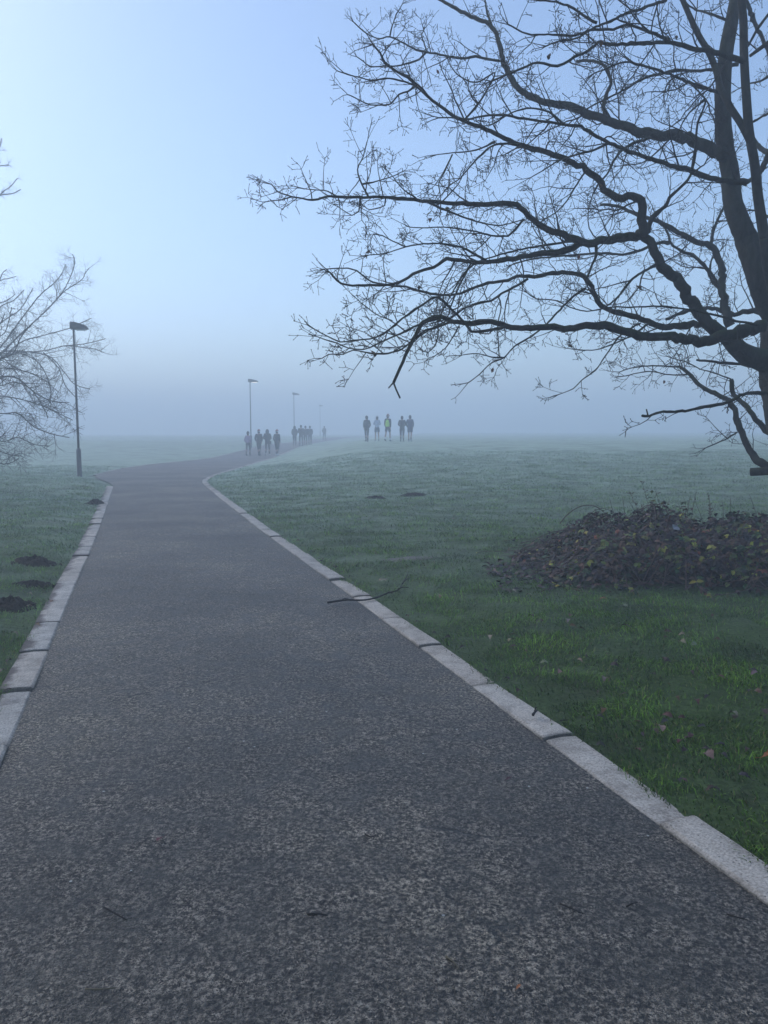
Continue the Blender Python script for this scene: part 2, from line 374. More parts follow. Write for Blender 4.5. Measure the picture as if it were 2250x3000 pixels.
# dirt seams where asphalt meets the kerbs
# ------------------------------------------------------------------ grass
BARE = []   # ellipses without grass (x, y, rx, ry)
MOLE = [((104, 1652), 0.20, 0.11, 'broad dark molehill on the left lawn, largest beside the kerb'),
        ((104, 1716), 0.15, 0.045, 'flattened dark molehill between two bigger ones on the left lawn'),
        ((34, 1778), 0.20, 0.10, 'dark molehill at the left edge, nearest of those on the left lawn'),
        ((281, 1478), 0.16, 0.13, 'small dark molehill spilling onto the left kerb near the lamp post'),
        ((1101, 1461), 0.19, 0.07, 'dark molehill out on the right lawn, nearer the path of the pair'),
        ((1210, 1452), 0.22, 0.08, 'dark molehill out on the right lawn, farther from the path of the pair')]
for (p, r_, h_, _l) in MOLE:
    g = gp(*p); BARE.append((g[0], g[1], r_ * .95, r_ * .75))
bp = gp(1198, 1637); BARE.append((bp[0], bp[1], 0.20, 0.12))
def near_bramble(x, y):
    # outline of the thicket on the ground
    return np.abs((x - 4.2) / (2.5 + .16 * np.sin(y * 4.3))) ** 3.6 + np.abs((y - 8.85) / (1.60 + .10 * np.sin(x * 3.7 + 1) + .08 * np.sin(x * 9.1))) ** 3.6
def build_grass():
    N = 640000
    Y = np.concatenate([rng.uniform(1.4, 6.5, int(N * .36)), 6.5 * (36 / 6.5) ** rng.random(int(N * .64))])
    X = rng.uniform(-0.62, 0.66, len(Y)) * (Y + 1.0)
    right = X - xr(Y) > 0.168 + 0.02 * np.sin(Y * 9) + 0.018 * np.sin(Y * 3.7) + rng.normal(0, .022, len(Y))
    left = xl(Y) - X > 0.212 + 0.03 * np.sin(Y * 5.1 + 1) + rng.normal(0, .03, len(Y))
    left &= ~((Y > 23.4) & (Y < 29) & (xl(Y) - X < 0.3))
    keep = (right | left)
    for (bx, by, rx, ry) in BARE: keep &= ((X - bx) / rx) ** 2 + ((Y - by) / ry) ** 2 > rng.uniform(0.45, 1.35, len(Y))
    keep &= near_bramble(X, Y) > rng.uniform(0.75, 1.2, len(Y))
    # worn thin spots
    pn = np.sin(X * 3.1 + 2 * np.sin(Y * 1.7)) * np.sin(Y * 2.9 + 1.5 * np.sin(X * 2.3)) + 0.5 * np.sin(X * 9.1 + Y * 4) * np.sin(Y * 8.3 - X * 3)
    pn2 = np.sin(X * 1.3 + 1.2 * np.sin(Y * 1.1 + 2)) * np.sin(Y * 1.5 + np.sin(X * 1.9)) + 0.6 * np.sin(X * 4.1 - Y * 3.3) * np.sin(Y * 5.2 + X * 1.2)
    keep &= (pn > -0.42) | (rng.random(len(Y)) < 0.22); keep &= (pn2 > -0.8) | (rng.random(len(Y)) < 0.3)
    X, Y, pn = X[keep], Y[keep], pn[keep]; n = len(X)
    H0 = hmacro(X, Y)
    far = np.clip(Y / 6, 1, 5)
    clump = 0.5 + 0.5 * np.sin(X * 5.3 + 1.7 * np.sin(Y * 3.7)) * np.sin(Y * 4.9 + 1.1 * np.sin(X * 4.1))
    hgt = (0.018 + 0.034 * rng.random(n) ** 1.5) * (0.7 + 0.7 * clump) * (1 + 0.12 * (far - 1))
    long_ = rng.random(n) < 0.03; hgt[long_] *= 1.7
    wid = (0.0017 + 0.0016 * rng.random(n)) * far ** 0.9
    az = rng.uniform(0, 2 * np.pi, n); lean = rng.uniform(0.25, 1.7, n); az = az * .6 + 0.4 * (3 * np.sin(X * 2.7 + Y * 1.3) + 2.2 * np.sin(Y * 3.9 - X * 2.1))
    dx, dy = np.cos(az), np.sin(az); fa = rng.uniform(0, np.pi, n); wx, wy = np.cos(fa), np.sin(fa)
    base = np.stack([X, Y, H0 - 0.006], -1)
    mid = base + np.stack([dx * hgt * .35 * lean, dy * hgt * .35 * lean, hgt * .62], -1)
    tip = base + np.stack([dx * hgt * 1.0 * lean, dy * hgt * 1.0 * lean, hgt * (1.05 - .42 * lean)], -1)
    W = np.stack([wx * wid, wy * wid, 0 * wid], -1)
    V = np.stack([base - W, base + W, mid + W * .8, mid - W * .8, tip], 1).reshape(-1, 3)
    b = np.arange(n) * 5
    F4 = np.stack([b, b + 1, b + 2, b + 3], -1); F3 = np.stack([b + 3, b + 2, b + 4], -1)
    g1 = np.array([0.045, 0.120, 0.010]); g2 = np.array([0.145, 0.27, 0.022]); g3 = np.array([0.14, 0.16, 0.05]); g4 = np.array([0.15, 0.11, 0.06])
    k = rng.random(n)[:, None]; c = g1 + (g2 - g1) * (0.55 * k + 0.45 * clump[:, None])
    c = c * (0.30 + 0.95 * rng.random(n) ** 1.6)[:, None] * (0.55 + 0.75 * clump[:, None]) * 1.15; dry = rng.random(n); c = np.where((dry < 0.06)[:, None], g3, c); c = np.where((dry > 0.978)[:, None], g4, c)
    me = mesh_np('grass', V, F3, F4, np.repeat(c, 5, 0))
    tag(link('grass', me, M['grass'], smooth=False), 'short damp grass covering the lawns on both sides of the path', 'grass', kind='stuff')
build_grass()
for i, (p, r_, h_, lab) in enumerate(MOLE):
    g = gp(*p); rr = random.Random(40 + i); mb = MB(); K, Rn = 28, 12
    ph = [rr.uniform(0, 6.28) for _ in range(6)]; vs = []; fs = []
    for a in range(Rn + 1):
        t = a / Rn
        for j in range(K):
            an = 2 * math.pi * j / K
            rad = r_ * t * (1 + 0.16 * math.sin(2 * an + ph[0]) + 0.10 * math.sin(3 * an + ph[1]) + 0.06 * math.sin(7 * an + ph[2]))
            z = h_ * .62 * (1 - t * t) * (1 + 0.35 * math.sin(3 * an + ph[3] + t * 5) + .2 * math.sin(5 * an - t * 7 + ph[4])) + rr.uniform(-.014, .016) * (1 if t < 1 else 0) - (0.02 if a == Rn else 0)
            x = g[0] + rad * 1.25 * math.cos(an); y = g[1] + rad * math.sin(an); vs.append((x, y, hz(x, y) + max(z, -0.015) + 0.008))
    for a in range(Rn):
        for j in range(K):
            j2 = (j + 1) % K; fs.append((a * K + j, (a + 1) * K + j, (a + 1) * K + j2, a * K + j2))
    mb.add(vs, fs)
    for _ in range(90):           # crumbs of soil
        an = rr.uniform(0, 6.28); t = rr.random() ** .7 * 1.2; x = g[0] + r_ * 1.25 * t * math.cos(an); y = g[1] + r_ * t * math.sin(an)
        s = rr.uniform(.008, .024); z = hz(x, y) + h_ * .6 * max(0, 1 - t * t) + s * .4
        mb.box((x, y, z), (s * 1.4, s, s), rr.uniform(0, 3), 0.6)
    tag(mb.build('molehill', M['soil'], smooth=False), lab, 'molehill', 'molehills on the lawns')
mb = MB(); K = 26; vs = [(bp[0], bp[1], hz(bp[0], bp[1]) + .012)]; rr = random.Random(77)
for ring, f in ((1, .55), (2, 1.0)):
    for j in range(K):
        an = 2 * math.pi * j / K; q = f * (1 + .28 * math.sin(2 * an + 1) + .2 * math.sin(5 * an) + rr.uniform(-.16, .16)); x = bp[0] + .27 * q * math.cos(an); y = bp[1] + .16 * q * math.sin(an)
        vs.append((x, y, hz(x, y) + (.012 if ring == 1 else .003)))
fs = [(0, 1 + j, 1 + (j + 1) % K) for j in range(K)] + [(1 + j, 1 + K + j, 1 + K + (j + 1) % K, 1 + (j + 1) % K) for j in range(K)]
mb.add(vs, fs); tag(mb.build('bare_ground', M['bare']), 'pale bare patch of earth worn in the right lawn', 'bare patch', kind='structure')

# ------------------------------------------------------------------ trees
def smooth_path(P, rad, step):
    P = np.array(P, float); n = len(P); out = []; ro = []
    for i in range(n - 1):
        p0 = P[max(i - 1, 0)]; p1 = P[i]; p2 = P[i + 1]; p3 = P[min(i + 2, n - 1)]
        m = max(1, int(np.linalg.norm(p2 - p1) / step))
        for k in range(m):
            t = k / m; t2, t3 = t * t, t * t * t
            out.append(0.5 * (2 * p1 + (p2 - p0) * t + (2 * p0 - 5 * p1 + 4 * p2 - p3) * t2 + (3 * p1 - p0 - 3 * p2 + p3) * t3))
            ro.append(rad[i] + (rad[i + 1] - rad[i]) * t)
    out.append(P[-1]); ro.append(rad[-1]); return out, ro

def rot_about(d, ang, rnd):
    ax = Vector((rnd.uniform(-1, 1), rnd.uniform(-1, 1), rnd.uniform(-1, 1))).cross(d)
    if ax.length < 1e-4: ax = d.orthogonal()
    return Quaternion(ax.normalized(), ang) @ d
class TwigStyle: pass
def twig(mb, p, d, L, r, level, rnd, S):
    n = max(2, int(L / S.seg)) if level < S.levels else 2
    pts = [p.copy()]; rad = [r]; dirs = [d]
    for i in range(n):
        d = rot_about(d, rnd.gauss(0, S.zig), rnd); d = (d + Vector((0, 0, S.up * (1 if level else 1.3)))).normalized()
        p = p + d * (L / n); pts.append(p.copy()); t = (i + 1) / n
        rad.append(max(S.rmin, r * (1 - 0.6 * t))); dirs.append(d)
    if S.bud:
        e = pts[-1]; dd = dirs[-1]
        pts += [e + dd * 0.006, e + dd * 0.016]; rad += [S.bud, S.bud * 0.3]
    mb.tube(pts, rad, 5 if r > 0.006 else (4 if r > 0.0035 else 3), cap=False)
    if level < S.levels:
        for i in range(1, n + 1):
            t = i / n; last = i == n
            for _ in range((2 if last else 1) if level else (3 if last else (2 if rnd.random() < S.dbl else 1))):
                if not last and rnd.random() > S.prob: continue
                ang = rnd.uniform(R(12), R(45)) if last and _ == 0 else rnd.uniform(R(38), R(75))
                q = rot_about(dirs[i], ang, rnd)
                if level + 1 == S.levels: l2 = rnd.uniform(*S.spur)
                else: l2 = min(L * rnd.uniform(.3, .62) * (1.08 - .55 * t), S.maxl)
                twig(mb, pts[i], q, l2, max(S.rmin, rad[i] * rnd.uniform(.5, .75)), level + 1, rnd, S)
def along(P, rad, rnd, mb, S, gap, size, flatten=0.55, start=0.0, toward=None, rmul=1.0):
    """side shoots along a limb"""
    tot = 0.0; nxt = rnd.uniform(0, gap); N = len(P)
    lens = [np.linalg.norm(P[i + 1] - P[i]) for i in range(N - 1)]; T = sum(lens)
    for i in range(N - 1):
        tot += lens[i]
        if tot < nxt: continue
        nxt = tot + gap * rnd.uniform(.45, 1.6); f = tot / T
        if f < start: continue
        d = Vector((P[i + 1] - P[i])).normalized()
        q = rot_about(d, rnd.uniform(R(35), R(78)), rnd)
        q = Vector((q.x, q.y * flatten, q.z)); q = (q + (toward or Vector((0, 0, .05))) * rnd.uniform(.0, .6)).normalized()
        L = size * (.25 + .95 * rnd.random() ** 1.4) * (1.15 - .5 * f)
        rr = min(rad[i] * .7, (0.0032 + 0.0105 * L) * rmul)
        twig(mb, Vector(P[i]), q, L, rr, 0, rnd, S)
def parse(s): return [tuple(float(q) for q in a.split(',')) for a in s.split()]

OAK = TwigStyle(); OAK.seg = .075; OAK.zig = .24; OAK.up = .045; OAK.rmin = .0024; OAK.bud = .0048; OAK.levels = 2; OAK.prob = .62; OAK.dbl = .3; OAK.spur = (.02, .085); OAK.maxl = .42

# (start width, end width in photo px, near depth, far-end depth, side-shoot gap m, shoot size m, measured line)
L = {}
BOUGHS = [
 ('upper bough', [(46, 8, 9.3, 10.6, .15, .75, '2125,452 2052,424 1990,400 1922,395 1860,381 1787,357 1730,337 1681,313 1628,304 1570,289 1522,260 1493,226 1474,178 1460,120 1436,72 1402,58 1368,43 1325,19 1286,-4 1240,-30'),
   (9, 3, 10.3, 10.8, .13, .5, '1474,178 1450,176 1392,166 1363,171 1315,166 1277,157 1248,153 1219,145 1185,128 1142,108 1113,113 1084,104 1060,87 1036,65'),
   (5, 2.5, 10.7, 10.6, .1, .25, '1142,108 1150,75 1161,43 1180,10'),
   (6, 3, 10.5, 10.2, .12, .4, '1248,154 1228,174 1195,186 1161,193 1132,193 1084,195 1065,180 1045,166'),
   (5, 3, 10.5, 10.6, .1, .3, '1250,152 1244,128 1235,106 1243,85'),
   (10, 3, 10.4, 10.7, .15, .5, '1440,76 1428,40 1420,-5 1410,-30'),
   (17, 8, 9.8, 10.4, .16, .6, '1783,347 1768,313 1778,270 1792,246 1783,217 1770,190 1730,178 1690,180'),
   (14, 4, 9.6, 9.2, .14, .6, '1932,395 1884,410 1836,429 1807,458 1797,472 1778,511 1752,540 1735,575')]),
 ('middle long bough', [(24, 4, 8.4, 7.6, .15, .65, '2187,535 2125,530 2067,516 2019,496 1961,482 1898,463 1836,439 1787,419 1749,400 1701,371 1652,364 1595,357 1522,345 1450,337 1363,349 1320,345 1286,345'),
   (10, 4, 8.2, 7.9, .14, .5, '2028,501 2038,434 2043,361 2067,299 2043,265 2020,240'),
   (8, 3, 7.9, 7.6, .13, .5, '1787,419 1740,440 1690,452 1640,470 1590,500 1555,520'),
   (7, 3, 7.8, 7.9, .13, .5, '1652,364 1610,330 1570,318 1530,320 1490,335 1450,360 1410,372')]),
 ('arching bough', [(34, 5, 8.7, 7.9, .14, .7, '1879,690 1879,630 1879,588 1855,574 1807,583 1778,564 1754,525 1720,496 1681,477 1633,458 1585,441 1522,424 1479,405 1450,390 1392,366 1334,342 1286,308 1252,280 1219,251 1195,227 1161,207 1127,183 1113,154 1093,130'),
   (6, 3, 7.9, 7.6, .12, .4, '1221,251 1171,236 1127,229 1093,236 1055,227 1021,219 987,207'),
   (6, 3, 8, 8.3, .12, .4, '1219,251 1195,268 1168,277 1146,304 1108,308 1074,304 1045,289 1019,277'),
   (7, 3, 8.1, 8.2, .12, .4, '1360,352 1400,305 1428,262 1450,212 1397,241 1344,222 1315,183'),
   (7, 3, 8.2, 8.3, .12, .4, '1450,415 1397,439 1325,448 1281,453'),
   (8, 3, 8.2, 7.8, .12, .4, '1520,424 1450,424 1392,472 1349,521 1315,545 1291,574'),
   (5, 3, 8.1, 7.9, .12, .35, '1325,453 1301,506 1286,530 1288,560 1291,588'),
   (7, 3, 8.4, 8.0, .12, .5, '1720,496 1690,540 1660,590 1625,625 1600,640')]),
 ('forked mid bough', [(110, 52, 9.0, 9.0, 99, .1, '2300,1110 2250,1062 2178,1034 2124,980'), (52, 30, 9.0, 8.8, .5, .5, '2124,980 2070,939 2033,889 1988,830 1934,767 1913,723 1879,686'),
   (20, 8, 8.8, 8.6, .15, .6, '1898,680 1913,636 1951,602 1961,578 1999,545 2024,511'),
   (12, 4, 8.9, 8.4, .14, .6, '1929,772 1888,794 1848,821 1825,853 1789,889 1760,905')]),
 ('long level bough', [(34, 3, 8.8, 7.8, .12, .55, '1879,690 1816,697 1744,711 1703,708 1649,686 1604,672 1563,645 1536,618 1514,600 1489,595 1450,598 1385,597 1325,595 1252,590 1180,581 1108,578 1036,578 963,576 915,586 857,576 814,561 795,540'),
   (4, 2, 7.85, 7.7, .1, .25, '857,576 825,585 795,588 770,592 742,583'),
   (7, 2.5, 8.1, 8.0, .11, .35, '1079,576 1060,540 1048,496 1064,458 1077,410'),
   (5, 2.5, 8.1, 7.9, .11, .3, '1060,540 1108,530 1151,516 1183,501'),
   (5, 2.5, 8, 7.9, .11, .3, '990,577 960,560 925,556 890,553 860,545'),
   (6, 2.5, 8.2, 8.0, .11, .4, '1228,588 1200,568 1175,549 1151,517'),
   (5, 2.5, 8.1, 8.2, .11, .3, '1055,578 1050,620 1031,631 992,607'),
   (5, 2.5, 8.1, 8.2, .11, .3, '1130,580 1127,602 1084,614 1067,602'),
   (8, 3, 8.2, 8.4, .12, .5, '1252,590 1290,610 1322,622 1370,640 1420,655 1470,660 1532,643'),
   (8, 3, 8.3, 8.3, .12, .5, '1532,643 1510,672 1488,690 1440,690 1382,676 1300,665 1240,668 1200,665'),
   (14, 6, 8.8, 8.3, .15, .6, '1744,711 1748,745 1735,775 1725,800 1720,815')]),
 ('lower level bough', [(26, 5, 8.75, 8.1, .12, .55, '1703,712 1649,736 1590,742 1536,751 1500,758 1425,769 1382,769 1334,759 1310,757 1271,783 1228,795 1194,812 1170,826 1127,836 1083,836 1020,836 987,822 967,798'),
   (9, 3, 8.4, 8.2, .11, .4, '1425,764 1382,740 1353,725 1286,713 1228,716 1189,723 1160,733 1136,740 1107,745 1081,747'),
   (5, 2.5, 8.2, 8.2, .1, .3, '1189,723 1150,706 1120,690 1095,685 1085,712'),
   (10, 4, 8.9, 8.6, .12, .5, '1700,706 1671,708 1599,718 1527,730 1454,749 1401,766'),
   (6, 3, 8.4, 8.3, .11, .4, '1382,769 1355,820 1340,850 1320,900 1305,935 1240,952'),
   (6, 3, 8.5, 8.2, .11, .4, '1400,766 1360,800 1335,840 1305,895 1270,960')]),
 ('drooping bough', [(28, 3, 9.3, 8.5, .13, .5, '2100,948 2042,950 1952,957 1898,944 1862,930 1825,919 1789,912 1762,894 1744,867 1735,840 1721,821 1699,803 1672,799 1618,799 1563,810 1512,810 1488,822 1430,829 1382,846 1334,863 1276,863 1237,853 1189,841 1131,834 1093,827 1069,812 1045,793 1020,786 953,788'),
   (10, 3, 8.8, 8.3, .12, .45, '1546,817 1517,836 1469,860 1440,880 1406,887 1363,901 1334,923 1305,942 1266,962 1230,985 1200,1010 1150,1018'),
   (9, 3, 9, 8.8, .2, .4, '1717,844 1681,867 1649,898 1608,943 1559,984 1507,1014 1478,1048 1440,1063 1406,1096 1372,1121'),
   (5, 2.5, 8.8, 8.8, .1, .3, '1478,1048 1440,1046 1400,1036 1355,1040'),
   (5, 3, 8.8, 8.9, .25, .3, '1460,870 1468,900 1458,950 1460,1000 1462,1040')]),
 ('lowest dark bough', [(46, 10, 8.2, 7.0, .3, .4, '2240,955 2205,962 2133,980 2065,998 1997,993 1952,984 1884,984 1826,968 1771,955 1717,953 1681,962 1608,957 1545,962 1500,960 1440,942 1382,947 1324,942 1295,928 1257,933 1237,945 1218,981 1199,1019 1180,1058 1165,1096 1153,1121'),
   (5, 4.5, 7, 7, 99, .1, '1153,1121 1146,1128 1139,1136'), (5.5, 5, 7, 7, 99, .1, '1153,1121 1160,1140 1172,1166'),
   (12, 3, 7.4, 6.9, .11, .4, '1478,957 1430,969 1382,971 1363,947 1324,908 1286,870 1271,870 1228,899 1180,933 1151,957 1117,981 1083,993 1035,998 996,1002 960,985 930,970'),
   (9, 3, 7.2, 6.9, .11, .4, '1295,932 1237,947 1189,971 1131,995 1102,1010 1064,1024 1020,1019 987,1005 953,995 929,986'),
   (8, 3, 7.2, 7.1, .11, .4, '1320,942 1276,961 1247,968 1189,1014 1151,1033 1093,1036 1035,1026 1006,1038 963,1038 943,1050'),
   (4, 2.5, 7, 7.1, .14, .25, '1150,940 1110,925 1080,905 1050,880 1026,858'),
   (5, 3, 7.2, 7.2, .16, .3, '1345,955 1325,990 1305,1020 1275,1042'),
   (5, 3, 7.3, 7.3, .3, .3, '1284,935 1283,985 1272,1015 1255,1032 1225,1022')]),
 ('trailing bough', [(7, 2.5, 8.2, 8.6, .16, .35, '1875,948 1816,984 1780,1034 1744,1084 1703,1115 1681,1138 1636,1156'),
   (7, 2.5, 8.3, 8.4, .2, .35, '1900,948 1848,984 1789,1011 1744,1025 1699,1025 1658,1020'),
   (8, 3, 8, 7.6, .13, .45, '2223,953 2155,939 2088,921 2020,907 1952,898 1893,898 1843,900 1789,900 1720,912 1670,900 1627,880 1570,875 1545,858')]),
 ('dead snapped bough', [(13, 9, 7.6, 7.0, .35, .3, '2260,1152 2210,1151 2169,1158 2146,1172 2119,1183 2065,1192 2020,1203 1975,1206 1934,1206 1902,1219 1882,1218'),
   (5, 4, 7, 7, 99, .1, '1898,1216 1896,1208 1894,1200')]),
 ('sawn low limb', [(30, 12, 9.6, 10.8, .2, .55, '2265,1368 2219,1350 2192,1310 2174,1269 2160,1233 2142,1183 2101,1156 2051,1129 2020,1097 1993,1077'),
   (6, 3, 10.8, 11, .13, .5, '1993,1075 1950,1073 1900,1072 1850,1078 1815,1090'),
   (5, 3, 10.6, 10.8, .13, .5, '2020,1097 1960,1098 1900,1088 1830,1102'),
   (5, 3, 10.2, 10.4, .13, .45, '2160,1266 2130,1285 2100,1298 2068,1312'),
   (24, 14, 9.8, 10.4, .2, .55, '2262,1272 2232,1251 2205,1215 2178,1183 2151,1156 2142,1111'),
   (5, 3, 10.3, 10.4, .13, .45, '2142,1111 2090,1092 2050,1080 2010,1060 1970,1050'),
   (14, 6, 9.6, 10, .2, .5, '2240,1082 2170,1068 2110,1062 2040,1054'),
   (31, 29, 9.2, 9.2, 99, .1, '2300,1378 2250,1380 2199,1383')]),
 ('hazy rear bough', [(34, 9, 10.2, 11.2, .14, .7, '2140,955 2133,944 2119,862 2115,803 2101,749 2083,722 2042,708 1988,681 1952,663 1920,645 1870,630 1810,605 1760,600'),
   (13, 5, 10.8, 11.2, .14, .6, '2083,718 2092,668 2124,600 2140,560'),
   (18, 6, 10.4, 11.0, .14, .6, '2110,844 2083,803 2038,754 1997,736 1966,713 1957,686 1943,654'),
   (12, 4, 10.8, 11.2, .14, .6, '1966,708 1929,713 1884,731 1825,745 1771,742 1681,747 1568,758 1500,775'),
   (22, 10, 10.6, 11.2, .16, .6, '2250,916 2192,912 2151,921 2088,903 2042,907 1997,916 1950,935'),
   (10, 4, 10.6, 11, .14, .6, '2119,862 2080,810 2086,760 2110,735')]),
 ('top front bough', [(20, 5, 8.2, 7.4, .13, .6, '2178,180 2125,164 2077,149 2019,140 1971,125 1922,125 1860,128 1787,130 1754,125 1730,145 1681,169 1633,193 1575,183 1530,200 1480,222 1440,238'),
   (12, 4, 7.9, 7.5, .12, .6, '1961,116 1918,101 1874,82 1836,72 1797,87 1739,87 1681,104 1619,101 1546,99 1489,72'),
   (12, 4, 8.2, 7.6, .12, .55, '1951,0 1884,24 1826,43 1787,63 1739,82 1690,112 1640,120 1600,135'),
   (10, 4, 7.8, 7.6, .12, .5, '1749,67 1720,53 1681,24 1643,10 1600,2 1546,-2')]),
 ('slender upper bough', [(14, 4, 8.8, 8.2, .13, .6, '2115,270 2067,260 2019,241 1971,222 1918,202 1865,188 1826,181 1780,200 1740,215'),
   (14, 4, 9.4, 9.8, .13, .6, '2163,188 2110,200 2053,207 1980,207 1932,217 1884,231 1836,260 1787,284 1739,308 1700,330'),
   (8, 3, 9.2, 9.3, .13, .6, '2067,290 2020,330 1995,370 1985,395'),
   (8, 4, 9.2, 9.6, .13, .6, '2130,60 2080,40 2030,25 1990,-10')]),
 ('outer stem', [(20, 14, 9.5, 10.2, .3, .6, '2260,440 2250,458 2221,511 2187,535'), (16, 10, 8.2, 8.4, .3, .6, '2260,118 2250,125 2197,164'),
   (16, 12, 10.4, 11, .3, .6, '2180,-10 2197,29 2221,87 2250,145 2270,190'), (10, 7, 9, 9.3, .3, .5, '2260,30 2217,87 2192,135'),
   (9, 6, 8.6, 9, .3, .5, '2262,325 2207,357'), (20, 12, 9.6, 10, .3, .5, '2255,452 2217,424 2202,395'), (8, 3, 10, 10.4, .12, .6, '2250,225 2220,240 2195,245 2160,262'),
   (7, 3, 9.4, 9.6, .12, .6, '2262,640 2200,615 2150,640 2110,650')]),
]
oak = empty('oak_tree', (5.15, 9.3, hz(5.15, 9.3)))
tag(oak, 'big bare oak spreading dark budded boughs in from the right above the brambles', 'tree')
oak_inv = Matrix.Translation(-Vector(oak.location))
def localise(mb): 
    a, b, c = oak.location
    mb.v = [(x - a, y - b, z - c) for x, y, z in mb.v]
def knobbly(P, rad, rnd, amt=.10):
    return [r * (1 + rnd.uniform(-amt, amt)) for r in rad]
rnd = random.Random(21)
def limb(mb, spec, rnd, k=None):
    w0, w1, y0, y1, gap, size, s = spec
    pts = parse(s) if isinstance(s, str) else s
    n = len(pts); seg = [0.0]
    for i in range(1, n): seg.append(seg[-1] + math.dist(pts[i], pts[i - 1]))
    f = [q / seg[-1] for q in seg]; P = []; rd = []
    wob = rnd.uniform(0, 6.28)
    for i in range(n):
        Y = y0 + (y1 - y0) * f[i] + 0.10 * math.sin(wob + f[i] * 7) * min(1, f[i] * 4)
        P.append(at(pts[i][0], pts[i][1], Y)); w = w0 + (w1 - w0) * f[i] ** .66; rd.append(max(.0026, w * (.82 if w > 8 else .95) / 2 / FPX * Y))
    P, rd = smooth_path(P, rd, 0.05); rd = knobbly(P, rd, rnd, .0 if gap > 50 and w0 < 60 else .035 if w0 > 30 else .09)
    for _ in range(0 if gap > 50 or w0 > 50 else int(len(P) / 9)):
        j = rnd.randrange(1, len(P) - 1); q = rnd.uniform(1.06, 1.16) if w0 > 24 else rnd.uniform(1.12, 1.32); rd[j] *= q; rd[j - 1] *= (1 + q) / 2
    P = [p if i in (0, len(P) - 1) else p + np.array([rnd.gauss(0, 1), rnd.gauss(0, 1), rnd.gauss(0, 1)]) * (0 if gap > 50 else min(.012, rd[i] * .2)) for i, p in enumerate(P)]
    mb.tube(P, rd, k or (12 if w0 > 25 else 8 if w0 > 10 else 6)); return P, rd
# trunk and the stems that rise from it
tm = MB()
STEMS = [(185, 150, 9.3, 9.15, '2385,1730 2372,1640 2352,1450 2320,1250 2296,1110 2292,1040 2300,960'),
         (110, 78, 9.2, 9.2, '2296,1075 2290,960 2250,880 2221,800 2187,699'), (74, 36, 9.2, 9.6, '2187,699 2149,602 2139,506 2122,410 2118,289 2125,169 2140,80 2156,0 2168,-60 2180,-160'),
         (78, 36, 9.1, 8.7, '2296,1075 2290,960 2272,860 2250,771 2240,699'), (36, 24, 8.7, 8.4, '2240,699 2221,578 2211,482 2195,386 2187,289 2180,169 2178,63 2172,0 2165,-120'),
         (14, 24, 8.9, 8.6, '1975,-60 2000,0 2043,96 2077,154 2098,207 2110,255 2139,313 2173,366 2200,420'),
         (40, 30, 9.1, 9.1, '2330,1450 2320,1440 2300,1400 2280,1376 2262,1366')]
for (w0, w1, y0, y1, s) in STEMS: limb(tm, (w0, w1, y0, y1, 99, .1, s), rnd, 16)
for (cx, cy, rr_) in ((2250, 1040, .0), ):
    pass
for a in range(6):       # root flare
    an = a * 1.05 + .3; b = Vector(at(2380, 1690, 9.3)); b.z = hz(b.x, b.y)
    tm.tube([b + Vector((0, 0, .55)), b + Vector((math.cos(an) * .28, math.sin(an) * .28, .2)), b + Vector((math.cos(an) * .62, math.sin(an) * .62, -.06))], [.26, .2, .09], 8)
localise(tm); tr = tm.build('trunk', M['bark'], oak)
BOUGHS = [b for b in BOUGHS if b[0] != 'outer stem'] + [('outer stem', [q]) for b in BOUGHS if b[0] == 'outer stem' for q in b[1]]
for (nm, specs) in BOUGHS:
    bm_, tw = MB(), MB(); rr = random.Random(len(nm) * 37 + len(specs) + int(specs[0][2] * 100))
    for sp in specs:
        P, rd = limb(bm_, sp, rr)
        if sp[4] < 10:
            S = OAK; along(P, rd, rr, tw, S, sp[4], sp[5], .6, 0.04)
            if sp[1] <= 5.5 and sp[4] < .3:
                d = Vector(P[-1] - P[-4]).normalized()
                for _ in range(3): twig(tw, Vector(P[-1]), rot_about(d, rr.uniform(.1, .6), rr), rr.uniform(.10, .24), rd[-1] * .8, 1, rr, S)
    localise(bm_); localise(tw)
    b = bm_.build('bough', M['bark'], oak)
    if nm in ('dead snapped bough', 'sawn low limb', 'hazy rear bough'): b['label'] = {'dead snapped bough': 'low dead bough ending in a blunt snapped tip', 'sawn low limb': 'lowest limb with a sawn-off round stub', 'hazy rear bough': 'paler boughs at the back of the crown'}[nm]
    if tw.v: tag(tw.build('twigs', M['twig'], b), kind='stuff')
# a few withered leaves still hanging on
def oak_leaf_pts(L_, W_, rr):
    half = [(0, .02), (.1, .05), (.2, .22), (.27, .16), (.38, .36), (.46, .24), (.58, .46), (.67, .30), (.78, .38), (.87, .22), (.96, .12), (1, 0)]
    return [(a * L_, b * W_ * rr.uniform(.85, 1.15)) for a, b in half]
def leaf_mesh(mb, p, d, up, L_, W_, rr, curl=.25, col=(.1, .06, .03)):
    half = oak_leaf_pts(L_, W_, rr); d = d.normalized(); s = d.cross(up).normalized(); u = s.cross(d); vs = []; n = len(half)
    tw = rr.uniform(-.5, .5)
    for i, (a, b) in enumerate(half):
        bend = curl * L_ * math.sin(a / L_ * 3.0) ; c = p + d * a + u * bend
        fold = .35 + rr.uniform(-.15, .25)
        for sg in (-1, 0, 1):
            q = c + s * (b * sg) + u * (abs(sg) * b * fold + sg * b * tw); vs.append((q.x, q.y, q.z))
    fs = []
    for i in range(n - 1):
        for j in range(2): k = i * 3 + j; fs.append((k, k + 1, k + 4, k + 3))
    mb.cur = tuple(c * rr.uniform(.75, 1.25) for c in col); mb.add(vs, fs)
    e = [p - d * L_ * .28 + u * .003, p]; mb.tube(e, [.0011, .0014], 4)
